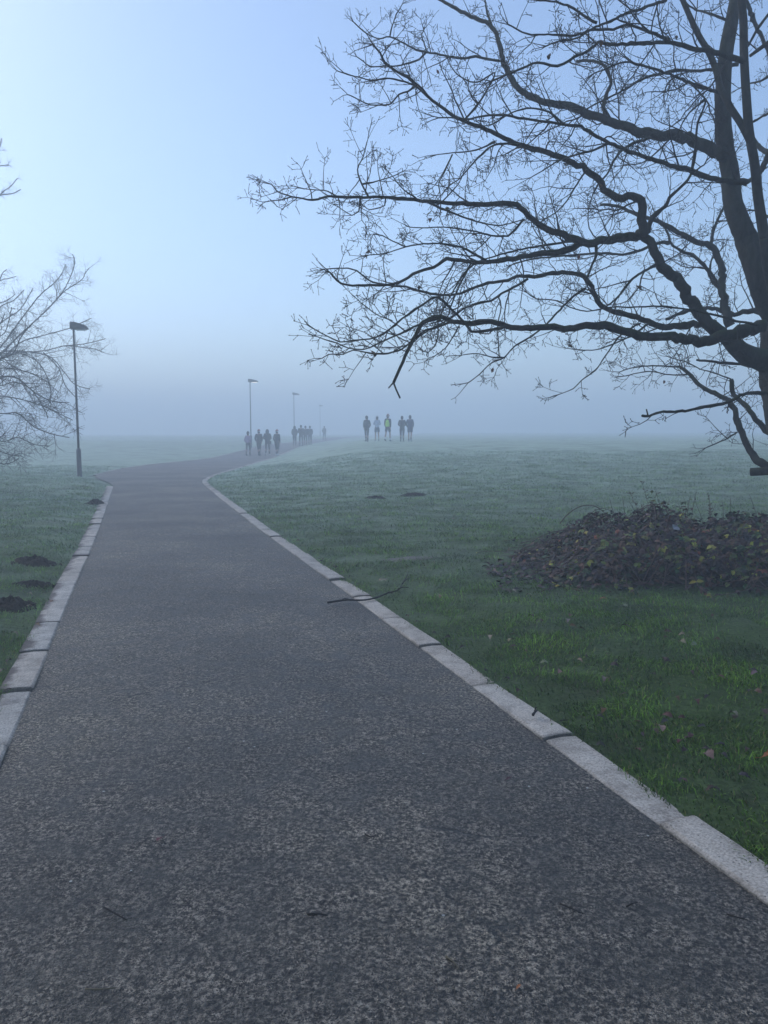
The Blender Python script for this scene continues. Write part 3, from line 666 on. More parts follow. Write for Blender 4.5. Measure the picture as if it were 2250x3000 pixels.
for (x, y, Y) in [(1085, 122, 10.6), (1069, 742, 8.2), (1073, 757, 8.2), (1256, 640, 8.2), (1320, 612, 8.1), (1085, 1026, 7), (1279, 203, 10.2), (1862, 838, 8.4), (1231, 836, 8.6), (1660, 1010, 8.6), (1445, 1077, 8.8), (1945, 1115, 10.8), (1700, 745, 8.6), (1760, 115, 7.7), (1650, 495, 8.1), (1400, 690, 8.4), (1615, 155, 7.6), (1975, 105, 8), (1755, 535, 8.5)]:
    mb = MB(); p = Vector(at(x, y, Y)); rr = random.Random(x)
    d = Vector((rr.uniform(-.6, .6), rr.uniform(-.5, .5), rr.uniform(-1, .2)))
    leaf_mesh(mb, p, d, Vector((rr.uniform(-.3, .3), -1, .3)), rr.uniform(.06, .085), .045, rr, .3, (.12, .06, .035)); localise(mb)
    mb.build('leaf', M['leaf'], oak)

# two hazy trees leaning in from the left
BIR = TwigStyle(); BIR.seg = .16; BIR.zig = .17; BIR.up = .01; BIR.rmin = .0030; BIR.bud = 0; BIR.levels = 2; BIR.prob = .75; BIR.dbl = .3; BIR.spur = (.12, .34); BIR.maxl = .8
def side_tree(label, root, specs, S, droop, seed, mat, trunk, gap, size):
    t = empty('bare_tree', root); tag(t, label, 'tree', 'bare trees at the left edge'); rr = random.Random(seed)
    def loc(mb): mb.v = [(x - root[0], y - root[1], z - root[2]) for x, y, z in mb.v]
    tm = MB(); P, rd = smooth_path([np.array(q[:3]) for q in trunk], [q[3] for q in trunk], .15); tm.tube(P, rd, 12); loc(tm); tm.build('trunk', mat, t)
    for group in specs:
        bm_, tw = MB(), MB()
        for (w0, w1, y0, y1, s) in group:
            S.up = droop; P, rd = limb(bm_, (w0 * .62, w1 * .8, y0, y1, gap, size, s), rr)
            along(P, rd, rr, tw, S, gap * (1.7 if '572' in group[0][4] else 1), size * (.36 if '572' in group[0][4] else 1), .8, .02, Vector((.35, 0, droop * 4)), 1.35)
        loc(bm_); loc(tw); b = bm_.build('bough', mat, t); tag(tw.build('twigs', M['twig'], b), kind='stuff')
rx = np.array([-18.6, 31.5, 0.0]); rx[2] = hz(rx[0], rx[1]) - .05
side_tree('tall pale bare tree fading into fog, its fine twigs rising behind the nearest lamp post', rx, [
  [(12, 3, 31, 32, '-200,1190 -90,1100 0,1018 30,978 76,917 116,866 162,826 182,800 192,775'), (13, 3, 31, 32.5, '-200,1190 -90,1110 0,1038 51,988 101,942 152,892 192,841 218,775 213,745'), (6, 3, 32, 32.5, '152,892 192,851 238,821 250,800 261,785')],
  [(11, 3, 31, 31.5, '-200,1200 -90,1120 0,1055 61,1003 127,983 203,962 240,945 268,932'), (10, 3, 31, 30.5, '-200,1200 -90,1110 0,1050 66,1033 127,1028 192,1013 243,1018 275,1022 304,1033'), (5, 3, 30.6, 30.5, '192,1013 243,1008 280,1000 309,992')],
  [(11, 3, 31, 30, '-200,1200 -100,1090 0,1033 101,1033 152,1049 187,1089 218,1125 263,1140'), (6, 3, 30.5, 30, '127,1033 172,1079 192,1130 228,1170'), (6, 3, 30.5, 31, '60,1035 110,1060 140,1110 150,1160 140,1190'), (6, 3, 30.5, 31, '0,1040 40,1080 70,1130 100,1180')],
  [(10, 3, 31, 32, '-200,900 -80,680 0,572 30,547 51,522'), (6, 3, 32, 32, '-40,600 0,573 36,567 61,555'), (6, 3, 32, 32, '-60,510 0,486 15,486 27,483'), (8, 3, 31, 32, '-200,1000 -80,860 0,822 25,816 48,810'), (6, 3, 31, 31, '-90,900 -20,850 8,800 20,790'), (6, 3, 31, 31, '-90,960 -20,900 20,880 45,862'), (5, 3, 32, 32, '-40,480 -5,440 5,405'), (7, 3, 31, 31, '-60,960 0,900 40,880 70,850'), (7, 3, 31, 31, '-60,1000 10,940 60,905 96,845')]],
  BIR, .02, 5, M['birch'], [(rx[0], rx[1], rx[2], .2), (rx[0] + .1, rx[1], 1.2, .16), (rx[0] + .2, rx[1], 3, .13), (rx[0] + .1, rx[1], 6.5, .09), (rx[0], rx[1] + .2, 11, .03)], .15, .78)
rn = np.array([-12.2, 19.5, 0.0]); rn[2] = hz(rn[0], rn[1]) - .05
side_tree('darker bare tree at the left edge with low arching twigs reaching toward the lamp post', rn, [
  [(12, 3, 19.5, 20, '-230,1180 -100,1110 0,1104 51,1109 101,1150 152,1175 203,1180'), (7, 3, 19.6, 20, '-100,1110 0,1079 76,1089 132,1114 150,1130')],
  [(10, 3, 19.5, 19, '-230,1190 -100,1150 0,1160 61,1170 127,1190 172,1211 213,1231'), (10, 3, 19.5, 19, '-230,1200 -100,1190 0,1211 51,1211 101,1251 152,1271 203,1282')],
  [(9, 3, 19.5, 18.5, '-230,1210 -100,1250 0,1292 51,1282 101,1302 142,1307'), (7, 3, 19.2, 18.5, '-100,1250 -40,1300 0,1322 30,1332 66,1337'), (7, 3, 19, 18, '-100,1260 -40,1335 0,1357 30,1357 56,1342')],
  [(10, 3, 19.5, 20.5, '-230,1170 -100,1090 0,1053 40,1033 61,988 91,952'), (8, 3, 19.5, 20, '-230,1180 -80,1120 0,1130 40,1120 90,1140 130,1200 140,1225'), (8, 3, 19.4, 20, '-230,1180 -80,1020 0,985 20,960 34,900'), (7, 3, 19.5, 20, '-150,1150 -40,1000 0,950 15,915')]],
  BIR, -.012, 8, M['birch'], [(rn[0], rn[1], rn[2], .17), (rn[0], rn[1], .8, .13), (rn[0] + .1, rn[1], 2.6, .10), (rn[0], rn[1], 5.2, .03)], .10, .62)
# ------------------------------------------------------------------ bramble thicket
def bramble():
    rr = random.Random(14); C0 = np.array([4.2, 8.85])
    t = empty('bramble_thicket', (C0[0], C0[1], hz(*C0))); tag(t, 'low tangled bramble thicket of purplish leaves and canes beneath the oak', 'bramble')
    ox, oy, oz = t.location
    def top(x, y):
        q = near_bramble(x, y)
        if q >= 1: return 0.0
        bump = 1 + .10 * math.sin(x * 3.1 + y) + .10 * math.sin(x * 6.3 - y * 2.2) + .07 * math.sin(x * 11 + 1)
        ramp = min(1, max(.12, (x - 1.75) / .9)) ** .75
        return .47 * (1 - q ** 2) ** .5 * bump * ramp
    cm = MB(); lm = MB(); pl = MB()
    def pal():
        k = rr.random()
        if k < .42: c = (.034, .019, .018)
        elif k < .64: c = (.095, .052, .030)
        elif k < .84: c = (.028, .052, .016)
        elif k < .93: c = (.10, .12, .028)
        elif k < .975: c = (.24, .23, .035)
        else: c = (.17, .055, .03)
        f = rr.uniform(.45, 1.7); return tuple(q * f for q in c)
    def leaflet(mb, p, d, up, s, c):
        d = d.normalized(); sd = d.cross(up)
        sd = sd.normalized() if sd.length > 1e-4 else d.orthogonal().normalized(); u = sd.cross(d); vs = []; w = s * .36
        for a, b in ((0, .0), (.18, .6), (.42, 1), (.7, .72), (1, 0)):
            for sg in (-1, 0, 1):
                q = p + d * (a * s) + sd * (b * w * sg) + u * (abs(sg) * b * w * .35 - a * a * s * .25); vs.append(tuple(q))
        mb.cur = c; mb.add(vs, [(i * 3 + j, i * 3 + j + 1, i * 3 + j + 4, i * 3 + j + 3) for i in range(4) for j in (0, 1)])
    def L3(p): return (p[0] - ox, p[1] - oy, p[2] - oz)
    def spray(p, out, s, n=3):
        c = pal(); base = rr.uniform(0, 6.28); up = Vector((out[0] * .6 + rr.uniform(-.4, .4), out[1] * .6 + rr.uniform(-.4, .4), 1)).normalized()
        a = up.orthogonal().normalized(); b = up.cross(a)
        for i in range(n):
            an = base + (i - (n - 1) / 2) * 1.25; d = a * math.cos(an) + b * math.sin(an) - up * rr.uniform(-.1, .5)
            leaflet(lm, Vector(L3(p)), d, up, s * rr.uniform(.8, 1.15), tuple(q * rr.uniform(.85, 1.15) for q in c))
    def inside():
        while True:
            x = rr.uniform(1.55, 7.6); y = rr.uniform(6.95, 10.75)
            if near_bramble(x, y) < 1: return x, y
    for i in range(560):                      # arching canes
        x, y = inside(); an = rr.uniform(0, 6.28); Ln = rr.uniform(.4, 1.2); h = top(x, y) * rr.uniform(.75, 1.12); P = []; n = 9
        for k in range(n + 1):
            f = k / n; X = x + math.cos(an) * Ln * (f - .4); Y = y + math.sin(an) * Ln * (f - .4); lim = top(X, Y)
            z = min(h * math.sin(math.pi * (.12 + .8 * f)) * 1.08, lim * 1.16 + .07) + rr.uniform(-.012, .012); P.append(Vector((X, Y, hz(X, Y) + max(z, .01))))
        cm.tube([L3(p) for p in P], [.0055 - .0032 * k / n for k in range(n + 1)], 4)
        for p in P[2:]:
            if rr.random() < .5: spray(p, (math.cos(an), math.sin(an)), rr.uniform(.035, .06))
    for i in range(7000):                      # leaves through the mound, most near its surface
        x, y = inside(); h = top(x, y) * (1 + .35 * max(0, rr.gauss(0, .5))); z = h * (1 - .75 * rr.random() ** 1.7) * rr.uniform(.9, 1.06)
        n = Vector((x - 4.6, (y - 8.85) * 3, .6)).normalized(); spray((x, y, hz(x, y) + max(z, .015)), (n.x, n.y), rr.uniform(.038, .075), rr.choice((1, 2, 3, 3)))
    # the long arching cane at its left end and taller dry shoots
    def cane(pix, Y0, Y1, r, m=None):
        P = [at(a, b, Y0 + (Y1 - Y0) * i / (len(pix) - 1)) for i, (a, b) in enumerate(pix)]; P, rd = smooth_path(P, [r * (1 - .5 * i / len(pix)) for i in range(len(pix))], .03)
        (m or cm).tube([L3(p) for p in P], rd, 5); return P
    cane([(1640, 1535), (1660, 1510), (1690, 1488), (1720, 1480), (1745, 1484), (1765, 1497), (1785, 1520), (1800, 1560)], 9.6, 9.3, .0065)
    for k in range(16):
        bx = rr.uniform(1750, 2250); hgt = rr.uniform(25, 75); dx = rr.uniform(-30, 30)
        P = cane([(bx, 1540), (bx + dx * .3, 1520 - hgt * .3), (bx + dx * .7, 1510 - hgt * .7), (bx + dx, 1500 - hgt * rr.uniform(.7, 1))], 9.9, 9.9, .0035)
        for p in P[3::4]:
            if rr.random() < .5: spray(p, (0, -1), rr.uniform(.02, .045), 2)
    for i in range(560):                       # leaf litter trailing off the left end
        x = rr.uniform(1.2, 3.0); y = 8.3 + rr.gauss(0, .5) ; 
        if y < 7.35 + .12 * math.sin(x * 5): continue
        c = rr.choice([(.05, .03, .028), (.075, .05, .035), (.03, .022, .022), (.11, .075, .05)])
        leaflet(pl, Vector(L3((x, y, hz(x, y) + rr.uniform(.012, .04)))), Vector((rr.uniform(-1, 1), rr.uniform(-1, 1), rr.uniform(-.2, .3))), Vector((rr.uniform(-.4, .4), rr.uniform(-.4, .4), 1)), rr.uniform(.05, .09), tuple(q * rr.uniform(.7, 1.2) for q in c))
    cm.build('canes', M['cane'], t)['kind'] = 'stuff'; lm.build('foliage', M['bramble'], t)['kind'] = 'stuff'
    pl.build('leaf_litter', M['bramble'], t)['kind'] = 'stuff'
    return top
btop = bramble()
# soil under the thicket
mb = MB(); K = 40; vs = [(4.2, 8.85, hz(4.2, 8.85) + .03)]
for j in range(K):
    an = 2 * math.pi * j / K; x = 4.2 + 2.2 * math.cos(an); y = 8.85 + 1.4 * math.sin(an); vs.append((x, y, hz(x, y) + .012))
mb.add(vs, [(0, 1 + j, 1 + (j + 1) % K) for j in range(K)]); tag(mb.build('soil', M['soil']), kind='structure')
def tuft(name, c, n, h, spread, mat, label, cat, seed, w=.0022, lean=.7, heads=False, group=None):
    rr = random.Random(seed); mb = MB(); hd = MB(); o = empty(name, (c[0], c[1], hz(c[0], c[1]))); tag(o, label, cat, group)
    for i in range(n):
        an = rr.uniform(0, 6.28); L_ = h * rr.uniform(.6, 1); ln = rr.uniform(.05, lean); b = Vector((rr.gauss(0, spread), rr.gauss(0, spread), -.01)); P = [b]
        for k in range(1, 7):
            f = k / 6; P.append(b + Vector((math.cos(an) * L_ * ln * f * f, math.sin(an) * L_ * ln * f * f, L_ * (f - .45 * ln * f * f))))
        mb.tube(P, [w * (1 - .13 * k) for k in range(7)], 4, False)
        if heads:
            for k in range(14):
                q = P[-1] - (P[-1] - P[-3]) * rr.random(); d = Vector((rr.uniform(-1, 1), rr.uniform(-1, 1), rr.uniform(.2, 1))) * rr.uniform(.02, .05)
                hd.tube([q, q + d * .7, q + d], [.0025, .006, .002], 4, False)
    s = mb.build('stalks', mat, o)
    if heads: tag(hd.build('seed_heads', mat, o), kind='stuff')
    return o
g = gp(1612, 1612)
mt = simple('pale_grass', (.12, .16, .10), .8, .3, 30)
tuft('grass_tussock', g, 150, .34, .11, mt, 'pale shaggy grass tussock at the left end of the bramble thicket', 'grass tuft', 4, .0026, 1.1)
g = at(1890, 1480, 9.9); tuft('dry_weed', g, 5, 1.02, .05, M['straw'], 'tall dry grass stems leaning left above the bramble thicket', 'weed', 6, .0045, .5, True, 'dry weeds above the brambles')
g = at(2085, 1480, 9.8); tuft('dry_weed', g, 2, 1.12, .01, M['straw'], 'taller single dry weed with seed heads, near the sawn limb', 'weed', 9, .0055, .1, True, 'dry weeds above the brambles')
# ------------------------------------------------------------------ lamps
def lamp(px, Y, hh, label, lit, head=1.0, yaw=0.0):
    x = at(px, 1268, Y)[0]; z = hz(x, Y); o = empty('street_lamp', (x, Y, z), yaw); tag(o, label, 'street lamp', 'lamp posts along the left side of the path')
    mb = MB(); mb.lathe((0, 0, 0), [(.10, -.1), (.10, 0), (.085, .02), (.085, .95), (.075, 1.0), (.045, 1.04)], 12); mb.build('base', M['post'], o)
    mb = MB(); mb.box((0, -.083, .55), (.085, .014, .42)); mb.box((.02, -.092, .62), (.018, .012, .018)); mb.build('access_door', M['post'], o, False)
    mb = MB(); mb.lathe((0, 0, 0), [(.044, 1.0), (.040, hh * .6), (.035, hh - .08)], 12); mb.build('post', M['post'], o)
    mb = MB(); H = hh - .14      # wedge lantern, deep at the post and thin at the nose
    sec = [(-.13, .05, .27, .07), (-.10, -.02, .29, .085), (.10, -.035, .265, .13), (.32, -.02, .20, .14), (.52, -.012, .12, .125), (.585, -.012, .03, .09)]
    vs = []; fs = []
    for (sx, zb, zt, w) in sec:
        for (yy, zz) in ((-w, zb), (w, zb), (w, zb + (zt - zb) * .55), (w * .6, zt), (-w * .6, zt), (-w, zb + (zt - zb) * .55)): vs.append((sx * head, yy, H + zz * .85))
    for i in range(len(sec) - 1):
        for j in range(6): j2 = (j + 1) % 6; fs.append((i * 6 + j, (i + 1) * 6 + j, (i + 1) * 6 + j2, i * 6 + j2))
    fs += [tuple(range(6)), tuple(reversed(range(30, 36)))]
    mb.add(vs, fs); ln = mb.build('lantern', M['lantern'], o, False)
    mb = MB(); mb.box((.30 * head, 0, H - .035), (.40 * head, .19, .035), 0, 1.0); mb.build('diffuser', M['diffuser_lit' if lit else 'diffuser'], ln, False)
    return o
lamp(228, 27.6, 5.45, 'nearest dark lamp post with wedge lantern, standing at the left lawn corner', False, .86, 0.15)
lamp(735, 61.5, 5.45, 'hazy lamp post with a lit lantern above the four walkers on the path', True, 1.15)
lamp(862, 86, 5.4, 'faint lamp post in thick fog behind the huddle of far walkers', False, 1.1)
lamp(938, 138, 5.6, 'farthest lamp post, almost lost in fog by the lone far walker', False, 1.0)
# ------------------------------------------------------------------ people (all walking away, backs to the camera)
def skinned(name, V, E, Rd, parent, mat, sub=2, root=0):
    me = bpy.data.meshes.new(name); me.from_pydata([tuple(v) for v in V], E, []); o = bpy.data.objects.new(name, me); COL.objects.link(o)
    m = o.modifiers.new('skin', 'SKIN'); m.use_smooth_shade = True
    for i, r in enumerate(Rd):
        r = r if isinstance(r, tuple) else (r, r); me.skin_vertices[0].data[i].radius = r; me.skin_vertices[0].data[i].use_root = i == root
    s = o.modifiers.new('sub', 'SUBSURF'); s.levels = sub; s.render_levels = sub
    dg = bpy.context.evaluated_depsgraph_get(); ev = o.evaluated_get(dg); nm = bpy.data.meshes.new_from_object(ev)
    bpy.data.objects.remove(o); bpy.data.meshes.remove(me); nm.name = name
    nm.materials.clear(); return link(name, nm, mat, parent)
SKIN = (.42, .26, .20)
def person(px, Y, label, jacket, legs, height=1.74, arms='pocket', stride=.14, hat=None, hair=(.03, .022, .018), shorts=None, shoes=(.05, .05, .055), hem=.86, vest=None, hood=False, bag=None, yaw=0.0, lean=0.0, group='walkers', socks=None, wide=1.0, band=None, dx=0.0):
    x = at(px, 1268, Y)[0] + dx; z = hz(x, Y); o = empty('person', (x, Y, z), yaw or random.Random(px).uniform(-.32, .32)); tag(o, label, 'person', group); k = height / 1.74; o.scale = (k, k, k)
    s = stride; fl = .03 if s > 0 else 0
    J = {'pel': (0, 0, .95), 'sp': (0, lean * .3, 1.15), 'ch': (0, lean * .7, 1.33), 'nk': (0, lean + .0, 1.475), 'hd': (0, lean + .02, 1.56), 'sk': (0, lean + .03, 1.645)}
    for sg, S in ((-1, 'l'), (1, 'r')):
        J['sh' + S] = (sg * .158 * wide, lean * .8, 1.405)
        if arms == 'pocket': J['el' + S] = (sg * .218 * wide, lean - .06, 1.13); J['wr' + S] = (sg * .175, .08, .94)
        elif arms == 'hug': J['el' + S] = (sg * .235 * wide, lean - .0, 1.15); J['wr' + S] = (sg * .10, .2, 1.16)
        elif arms == 'front': J['el' + S] = (sg * .225 * wide, lean - .05, 1.13); J['wr' + S] = (sg * .09, .21, 1.05)
        else: J['el' + S] = (sg * .22 * wide, -.03 - sg * s * .4, 1.13); J['wr' + S] = (sg * .22, .06 - sg * s * .8, .90)
        f = sg * s
        J['hp' + S] = (sg * .09, 0, .90); J['kn' + S] = (sg * .095, f * .6 + .04, .49); J['an' + S] = (sg * .095, f - (.04 if f < 0 else 0), .085 + (.07 if f < 0 else 0)); J['to' + S] = (sg * .105, f + .14 - (.02 if f < 0 else 0), .03 + (.01 if f < 0 else 0))
    # ---- one continuous body with head, ears, nose, five-fingered hands
    names = ['pel', 'sp', 'ch', 'nk', 'hd', 'sk']; V = [J[n] for n in names]; Rd = [(.135, .10), (.125, .09), (.15, .10), (.052, .052), (.075, .085), (.072, .082)]; E = [(i, i + 1) for i in range(5)]
    def put(p, r, a): V.append(tuple(p)); Rd.append(r); E.append((a, len(V) - 1)); return len(V) - 1
    hd = J['hd']; put((0, hd[1] + .112, hd[2] - .005), .014, 4); put((-.088, hd[1], hd[2]), (.012, .022), 4); put((.088, hd[1], hd[2]), (.012, .022), 4)
    for sg, S in ((-1, 'l'), (1, 'r')):
        a = put(J['sh' + S], .058, 2); a = put(J['el' + S], .042, a); a = put(J['wr' + S], .029, a)
        w = Vector(J['wr' + S]); d = (w - Vector(J['el' + S])).normalized(); sd = Vector((0, 1, 0)).cross(d); sd = sd.normalized() if sd.length > .1 else Vector((1, 0, 0)); fw = d.cross(sd).normalized()
        pm = put(w + d * .06, (.036, .02), a)
        for q in range(4):
            off = fw * ((q - 1.5) * .02); ln = (.055, .066, .062, .048)[q]; b = put(w + d * .105 + off, .009, pm); b = put(w + d * (.105 + ln * .6) + off - sd * sg * .012, .008, b); put(w + d * (.105 + ln) + off - sd * sg * .026, .007, b)
        b = put(w + d * .05 + fw * .042, .011, pm); put(w + d * .085 + fw * .062, .009, b)
        a = put(J['hp' + S], .088, 0); a = put(J['kn' + S], .055, a); m_ = put((np.array(J['kn' + S]) * .65 + np.array(J['an' + S]) * .35) + np.array((0, -.02, 0)), .056, a); a = put(J['an' + S], .036, m_); put(J['to' + S], .035, a)
    skinned('body', V, E, Rd, o, cloth(SKIN, .6), 1)
    # ---- legs clothing
    tr = shorts or legs; V = [(0, 0, 1.0), (0, 0, .93)]; Rd = [(.15, .115), (.16, .125)]; E = [(0, 1)]
    for sg, S in ((-1, 'l'), (1, 'r')):
        a = put((sg * .095, 0, .84), .1, 1); kn = np.array(J['kn' + S]); hp = np.array((sg * .095, 0, .84))
        if shorts: put(hp * .22 + kn * .78 + np.array((0, 0, .02)), (.092, .096), a)
        else: a = put(kn, .07, a); put(J['an' + S], .05, put(kn * .5 + np.array(J['an' + S]) * .5, .064, a))
    skinned('shorts' if shorts else 'trousers', V, E, Rd, o, cloth(tr), 1)
    if shorts and legs is not None:
        pass
    # ---- jacket
    V = [(0, -.01, hem), (0, -.01, 1.0), J['sp'], J['ch'], (0, lean, 1.435)]; Rd = [(.172 * wide, .135), (.165 * wide, .13), (.16 * wide, .125), (.18 * wide, .125), (.075, .07)]; E = [(i, i + 1) for i in range(4)]
    for sg, S in ((-1, 'l'), (1, 'r')):
        a = put(J['sh' + S], .078, 3); a = put(J['el' + S], .062, a); put(np.array(J['wr' + S]) * 1.0, .048, a)
    jk = skinned('jacket', V, E, Rd, o, cloth(jacket), 1)
    if vest: skinned('vest', [(0, -.015, hem + .03), (0, -.015, 1.05), (0, lean * .5, 1.22), (0, lean * .8, 1.36), (0, lean, 1.43)], [(0, 1), (1, 2), (2, 3), (3, 4)], [(.175, .15), (.168, .146), (.17, .142), (.155, .14), (.06, .09)], o, cloth(vest), 2)
    if band: skinned('stripe', [(0, lean * .7 - .005, 1.33), (0, lean * .6 - .005, 1.22)], [(0, 1)], [(.172, .135), (.17, .135)], jk, cloth(band), 1)
    hx, hy, hzz = J['sk']
    if hood:
        mb = MB(); mb.lathe((0, hy - .015, 1.40), [(.10, 0), (.12, .05), (.125, .14), (.122, .22), (.10, .29), (.055, .335), (.01, .345)], 14, .95, 1.02); mb.build('hood', cloth(jacket), jk)
    else:
        mb = MB(); mb.lathe((0, hy - .022, 1.535), [(.05, -.05), (.084, .0), (.097, .07), (.096, .12), (.075, .17), (.035, .195), (.005, .20)], 14, .93, 1.05); mb.build('hair', cloth(hair), o)
    if hat:
        col, trim = hat; mb = MB(); mb.lathe((0, hy, 1.615), [(.104, 0), (.108, .04), (.102, .085), (.075, .125), (.035, .148), (.004, .152)], 14, .95, 1.04); h = mb.build('hat', cloth(col), o)
        if trim:
            mb = MB(); mb.lathe((0, hy, 1.608), [(.108, 0), (.118, .01), (.118, .045), (.108, .055)], 14, .95, 1.04); mb.build('brim', cloth(trim), h)
            mb = MB(); mb.lathe((0, hy - .01, 1.765), [(.005, -.035), (.028, -.02), (.036, .0), (.028, .02), (.005, .035)], 10); mb.build('bobble', cloth(trim), h)
    for S in 'lr':
        a = np.array(J['an' + S]); t = np.array(J['to' + S]); mb = MB(); h0 = a + np.array((0, -.055, -.045)); P = [h0, h0 * .55 + t * .45 + np.array((0, 0, .012)), t, t + np.array((0, .05, -.004))]
        mb.tube(P, [.043, .05, .046, .024], 10); mb.build('shoe', cloth(shoes), o)
        if socks is not None:
            mb = MB(); kn = np.array(J['kn' + S]); mb.tube([a + (0, 0, -.02), a * .72 + kn * .28 + np.array((0, -.012, 0))], [.046, .055], 10); mb.build('sock', cloth(socks), o)
    if bag is not None:
        mb = MB(); mb.box((.2, -.06, .86), (.12, .16, .22), 0, .85); b = mb.build('bag', cloth(bag), o, False)
        mb = MB(); mb.tube([(.2, -.12, .96), (.06, -.155, 1.2), (-.1, -.13, 1.42)], [.014] * 3, 6); mb.build('strap', cloth(bag), b)
    return o
G1 = 'walkers on the path'; G2 = 'walkers on the right lawn'; G3 = 'huddle of far walkers on the path'
K_ = (.022, .023, .026); RED = (.35, .03, .03); WH = (.7, .7, .7)
person(726, 51, 'person in a lilac jacket and dark bobble hat, leftmost of the four on the path', (.40, .30, .42), K_, 1.60, 'pocket', .12, ((.03, .03, .04), (.05, .05, .06)), group=G1, hem=.9)
person(758, 51, 'person in a black coat and red and white hat beside the lilac jacket', K_, K_, 1.74, 'pocket', -.22, (RED, WH), group=G1, hem=.78, wide=1.1)
person(783, 51.3, 'person in a dark hooded coat with a bag and white shoes', (.026, .027, .035), (.03, .03, .036), 1.76, 'front', .2, group=G1, hem=.76, hood=True, bag=(.02, .02, .02), shoes=WH, wide=1.1)
person(811, 51, 'person in a dark jacket and red and white hat, rightmost on the path', (.022, .024, .03), K_, 1.73, 'pocket', -.12, (RED, WH), group=G1, hem=.88, shoes=WH)
for (px, Y, h, lab, ar, ho) in [(863, 67, 1.72, 'hazy dark person at the left of the far huddle, a little apart', 'pocket', True), (882, 66, 1.82, 'hazy dark person, tallest and broadest of the far huddle', 'front', False), (895, 67, 1.74, 'hazy dark person between the tallest one and the last in the far huddle', 'pocket', False), (908, 68.5, 1.72, 'hazy person in paler dark clothes at the right of the far huddle', 'pocket', False)]:
    person(px, Y, lab, K_ if px < 900 else (.05, .05, .06), K_, h, ar, .12 if px % 2 else -.12, group=G3, hood=ho, wide=1.18 if px == 882 else 1.08, hem=.8)
person(950, 92, 'lone person almost dissolved in the fog beyond the far huddle', (.04, .04, .05), K_, 1.75, 'pocket', .12, group='lone walker')
person(1074.6, 52, 'person in a black tracksuit, leftmost of the group on the right lawn', (.026, .027, .03), (.028, .029, .032), 1.74, 'pocket', .12, group=G2, hat=((.028, .026, .026), None), hem=.84, wide=1.05)
person(1104.7, 52, 'person hugging a pale striped top, in blue grey shorts and white hat', (.50, .55, .66), SKIN, 1.70, 'hug', -.12, group=G2, shorts=(.10, .13, .20), hat=((.55, .55, .58), None), band=(.22, .28, .42), shoes=(.3, .3, .33), hem=.92)
person(1136, 52, 'person in a bright yellow green vest, dark shorts and white socks', (.03, .03, .032), SKIN, 1.82, 'swing', .25, group=G2, shorts=(.035, .035, .038), vest=(.50, .85, .08), hat=((.22, .05, .045), (.45, .3, .28)), socks=WH, shoes=(.06, .06, .065), hem=.86)
person(1178, 52, 'person in a black jacket and trousers with head bowed beside the navy coat', (.02, .022, .03), (.02, .022, .028), 1.76, 'front', .10, group=G2, lean=.05, wide=1.1, hem=.88)
person(1201, 52.2, 'person in a navy hooded coat with bare lower legs, rightmost on the lawn', (.035, .05, .12), SKIN, 1.82, 'pocket', -.12, group=G2, shorts=(.03, .04, .08), shoes=(.4, .4, .42), socks=(.12, .1, .1), hem=.74, wide=1.05)
# ------------------------------------------------------------------ fallen branch, leaves and scraps
def ground_stick(name, pix, r0, label, cat, offs=(), group=None, lift=.0, mat='twig'):
    mb = MB(); P = []
    for i, (a, b) in enumerate(pix):
        g = gp(a, b); g[2] += r0 + .012 + lift; P.append(g)
    P, rd = smooth_path(P, [r0 * (1 - .65 * i / len(pix)) for i in range(len(pix))], .02); rr = random.Random(len(pix)); rd = [q * rr.uniform(.85, 1.15) for q in rd]; mb.tube(P, rd, 7)
    for (a, b, c, d) in offs:
        g0 = gp(a, b); g1 = gp(c, d); g0[2] += r0 + .02 + lift; g1[2] += .06 + lift; m = (g0 + g1) / 2; m[2] += .012; mb.tube([g0, m, g1], [r0 * .5, r0 * .4, r0 * .25], 5)
    c = P[0].copy(); mb.v = [(x - c[0], y - c[1], z - c[2]) for x, y, z in mb.v]
    o = mb.build(name, M[mat]); o.location = c; return tag(o, label, cat, group)
ground_stick('fallen_branch', [(960, 1776), (985, 1772), (1020, 1768), (1060, 1769), (1100, 1762), (1135, 1748), (1165, 1739), (1178, 1722), (1190, 1700), (1195, 1690)], .011, 'long thin fallen branch lying across the right kerb onto the asphalt', 'branch', [(1135, 1748), (1178, 1722)] and [(1135, 1748, 1150, 1760), (1165, 1738, 1197, 1742), (1178, 1722, 1202, 1712), (1020, 1768, 1000, 1780)], lift=.012)
TW = 'bits of twig on the asphalt'
for (pix, lab) in [([(1640, 2660), (1670, 2672), (1710, 2690)], 'short dark twig lying on the asphalt toward the lower right corner'), ([(1835, 2668), (1850, 2660), (1868, 2655)], 'tiny dark twig on the asphalt between a longer twig and the right kerb'),
                   ([(2128, 2690), (2160, 2700), (2190, 2708)], 'dark twig on the asphalt close under the right kerb'), ([(900, 2690), (930, 2688), (960, 2694)], 'thin dark twig at mid path in the lower foreground'),
                   ([(1306, 2814), (1330, 2832), (1345, 2852)], 'bent straw coloured stalk on the lower foreground asphalt'), ([(250, 2912), (290, 2912), (340, 2908)], 'straight pale stalk on the asphalt near the bottom left'),
                   ([(305, 2670), (340, 2690), (372, 2708)], 'curled dark twig on the asphalt at the lower left'), ([(1070, 2455), (1085, 2462), (1102, 2459)], 'stubby dark twig alone near the middle of the asphalt')]:
    ground_stick('fallen_twig', pix, .0032, lab, 'twig', (), TW, mat='straw' if 'stalk' in lab else 'twig')
ground_stick('fallen_twig', [(1640, 2135), (1652, 2133), (1664, 2133)], .004, 'small dark twig lying flat on a right kerb stone', 'twig', (), 'twigs on the kerb', lift=.03)
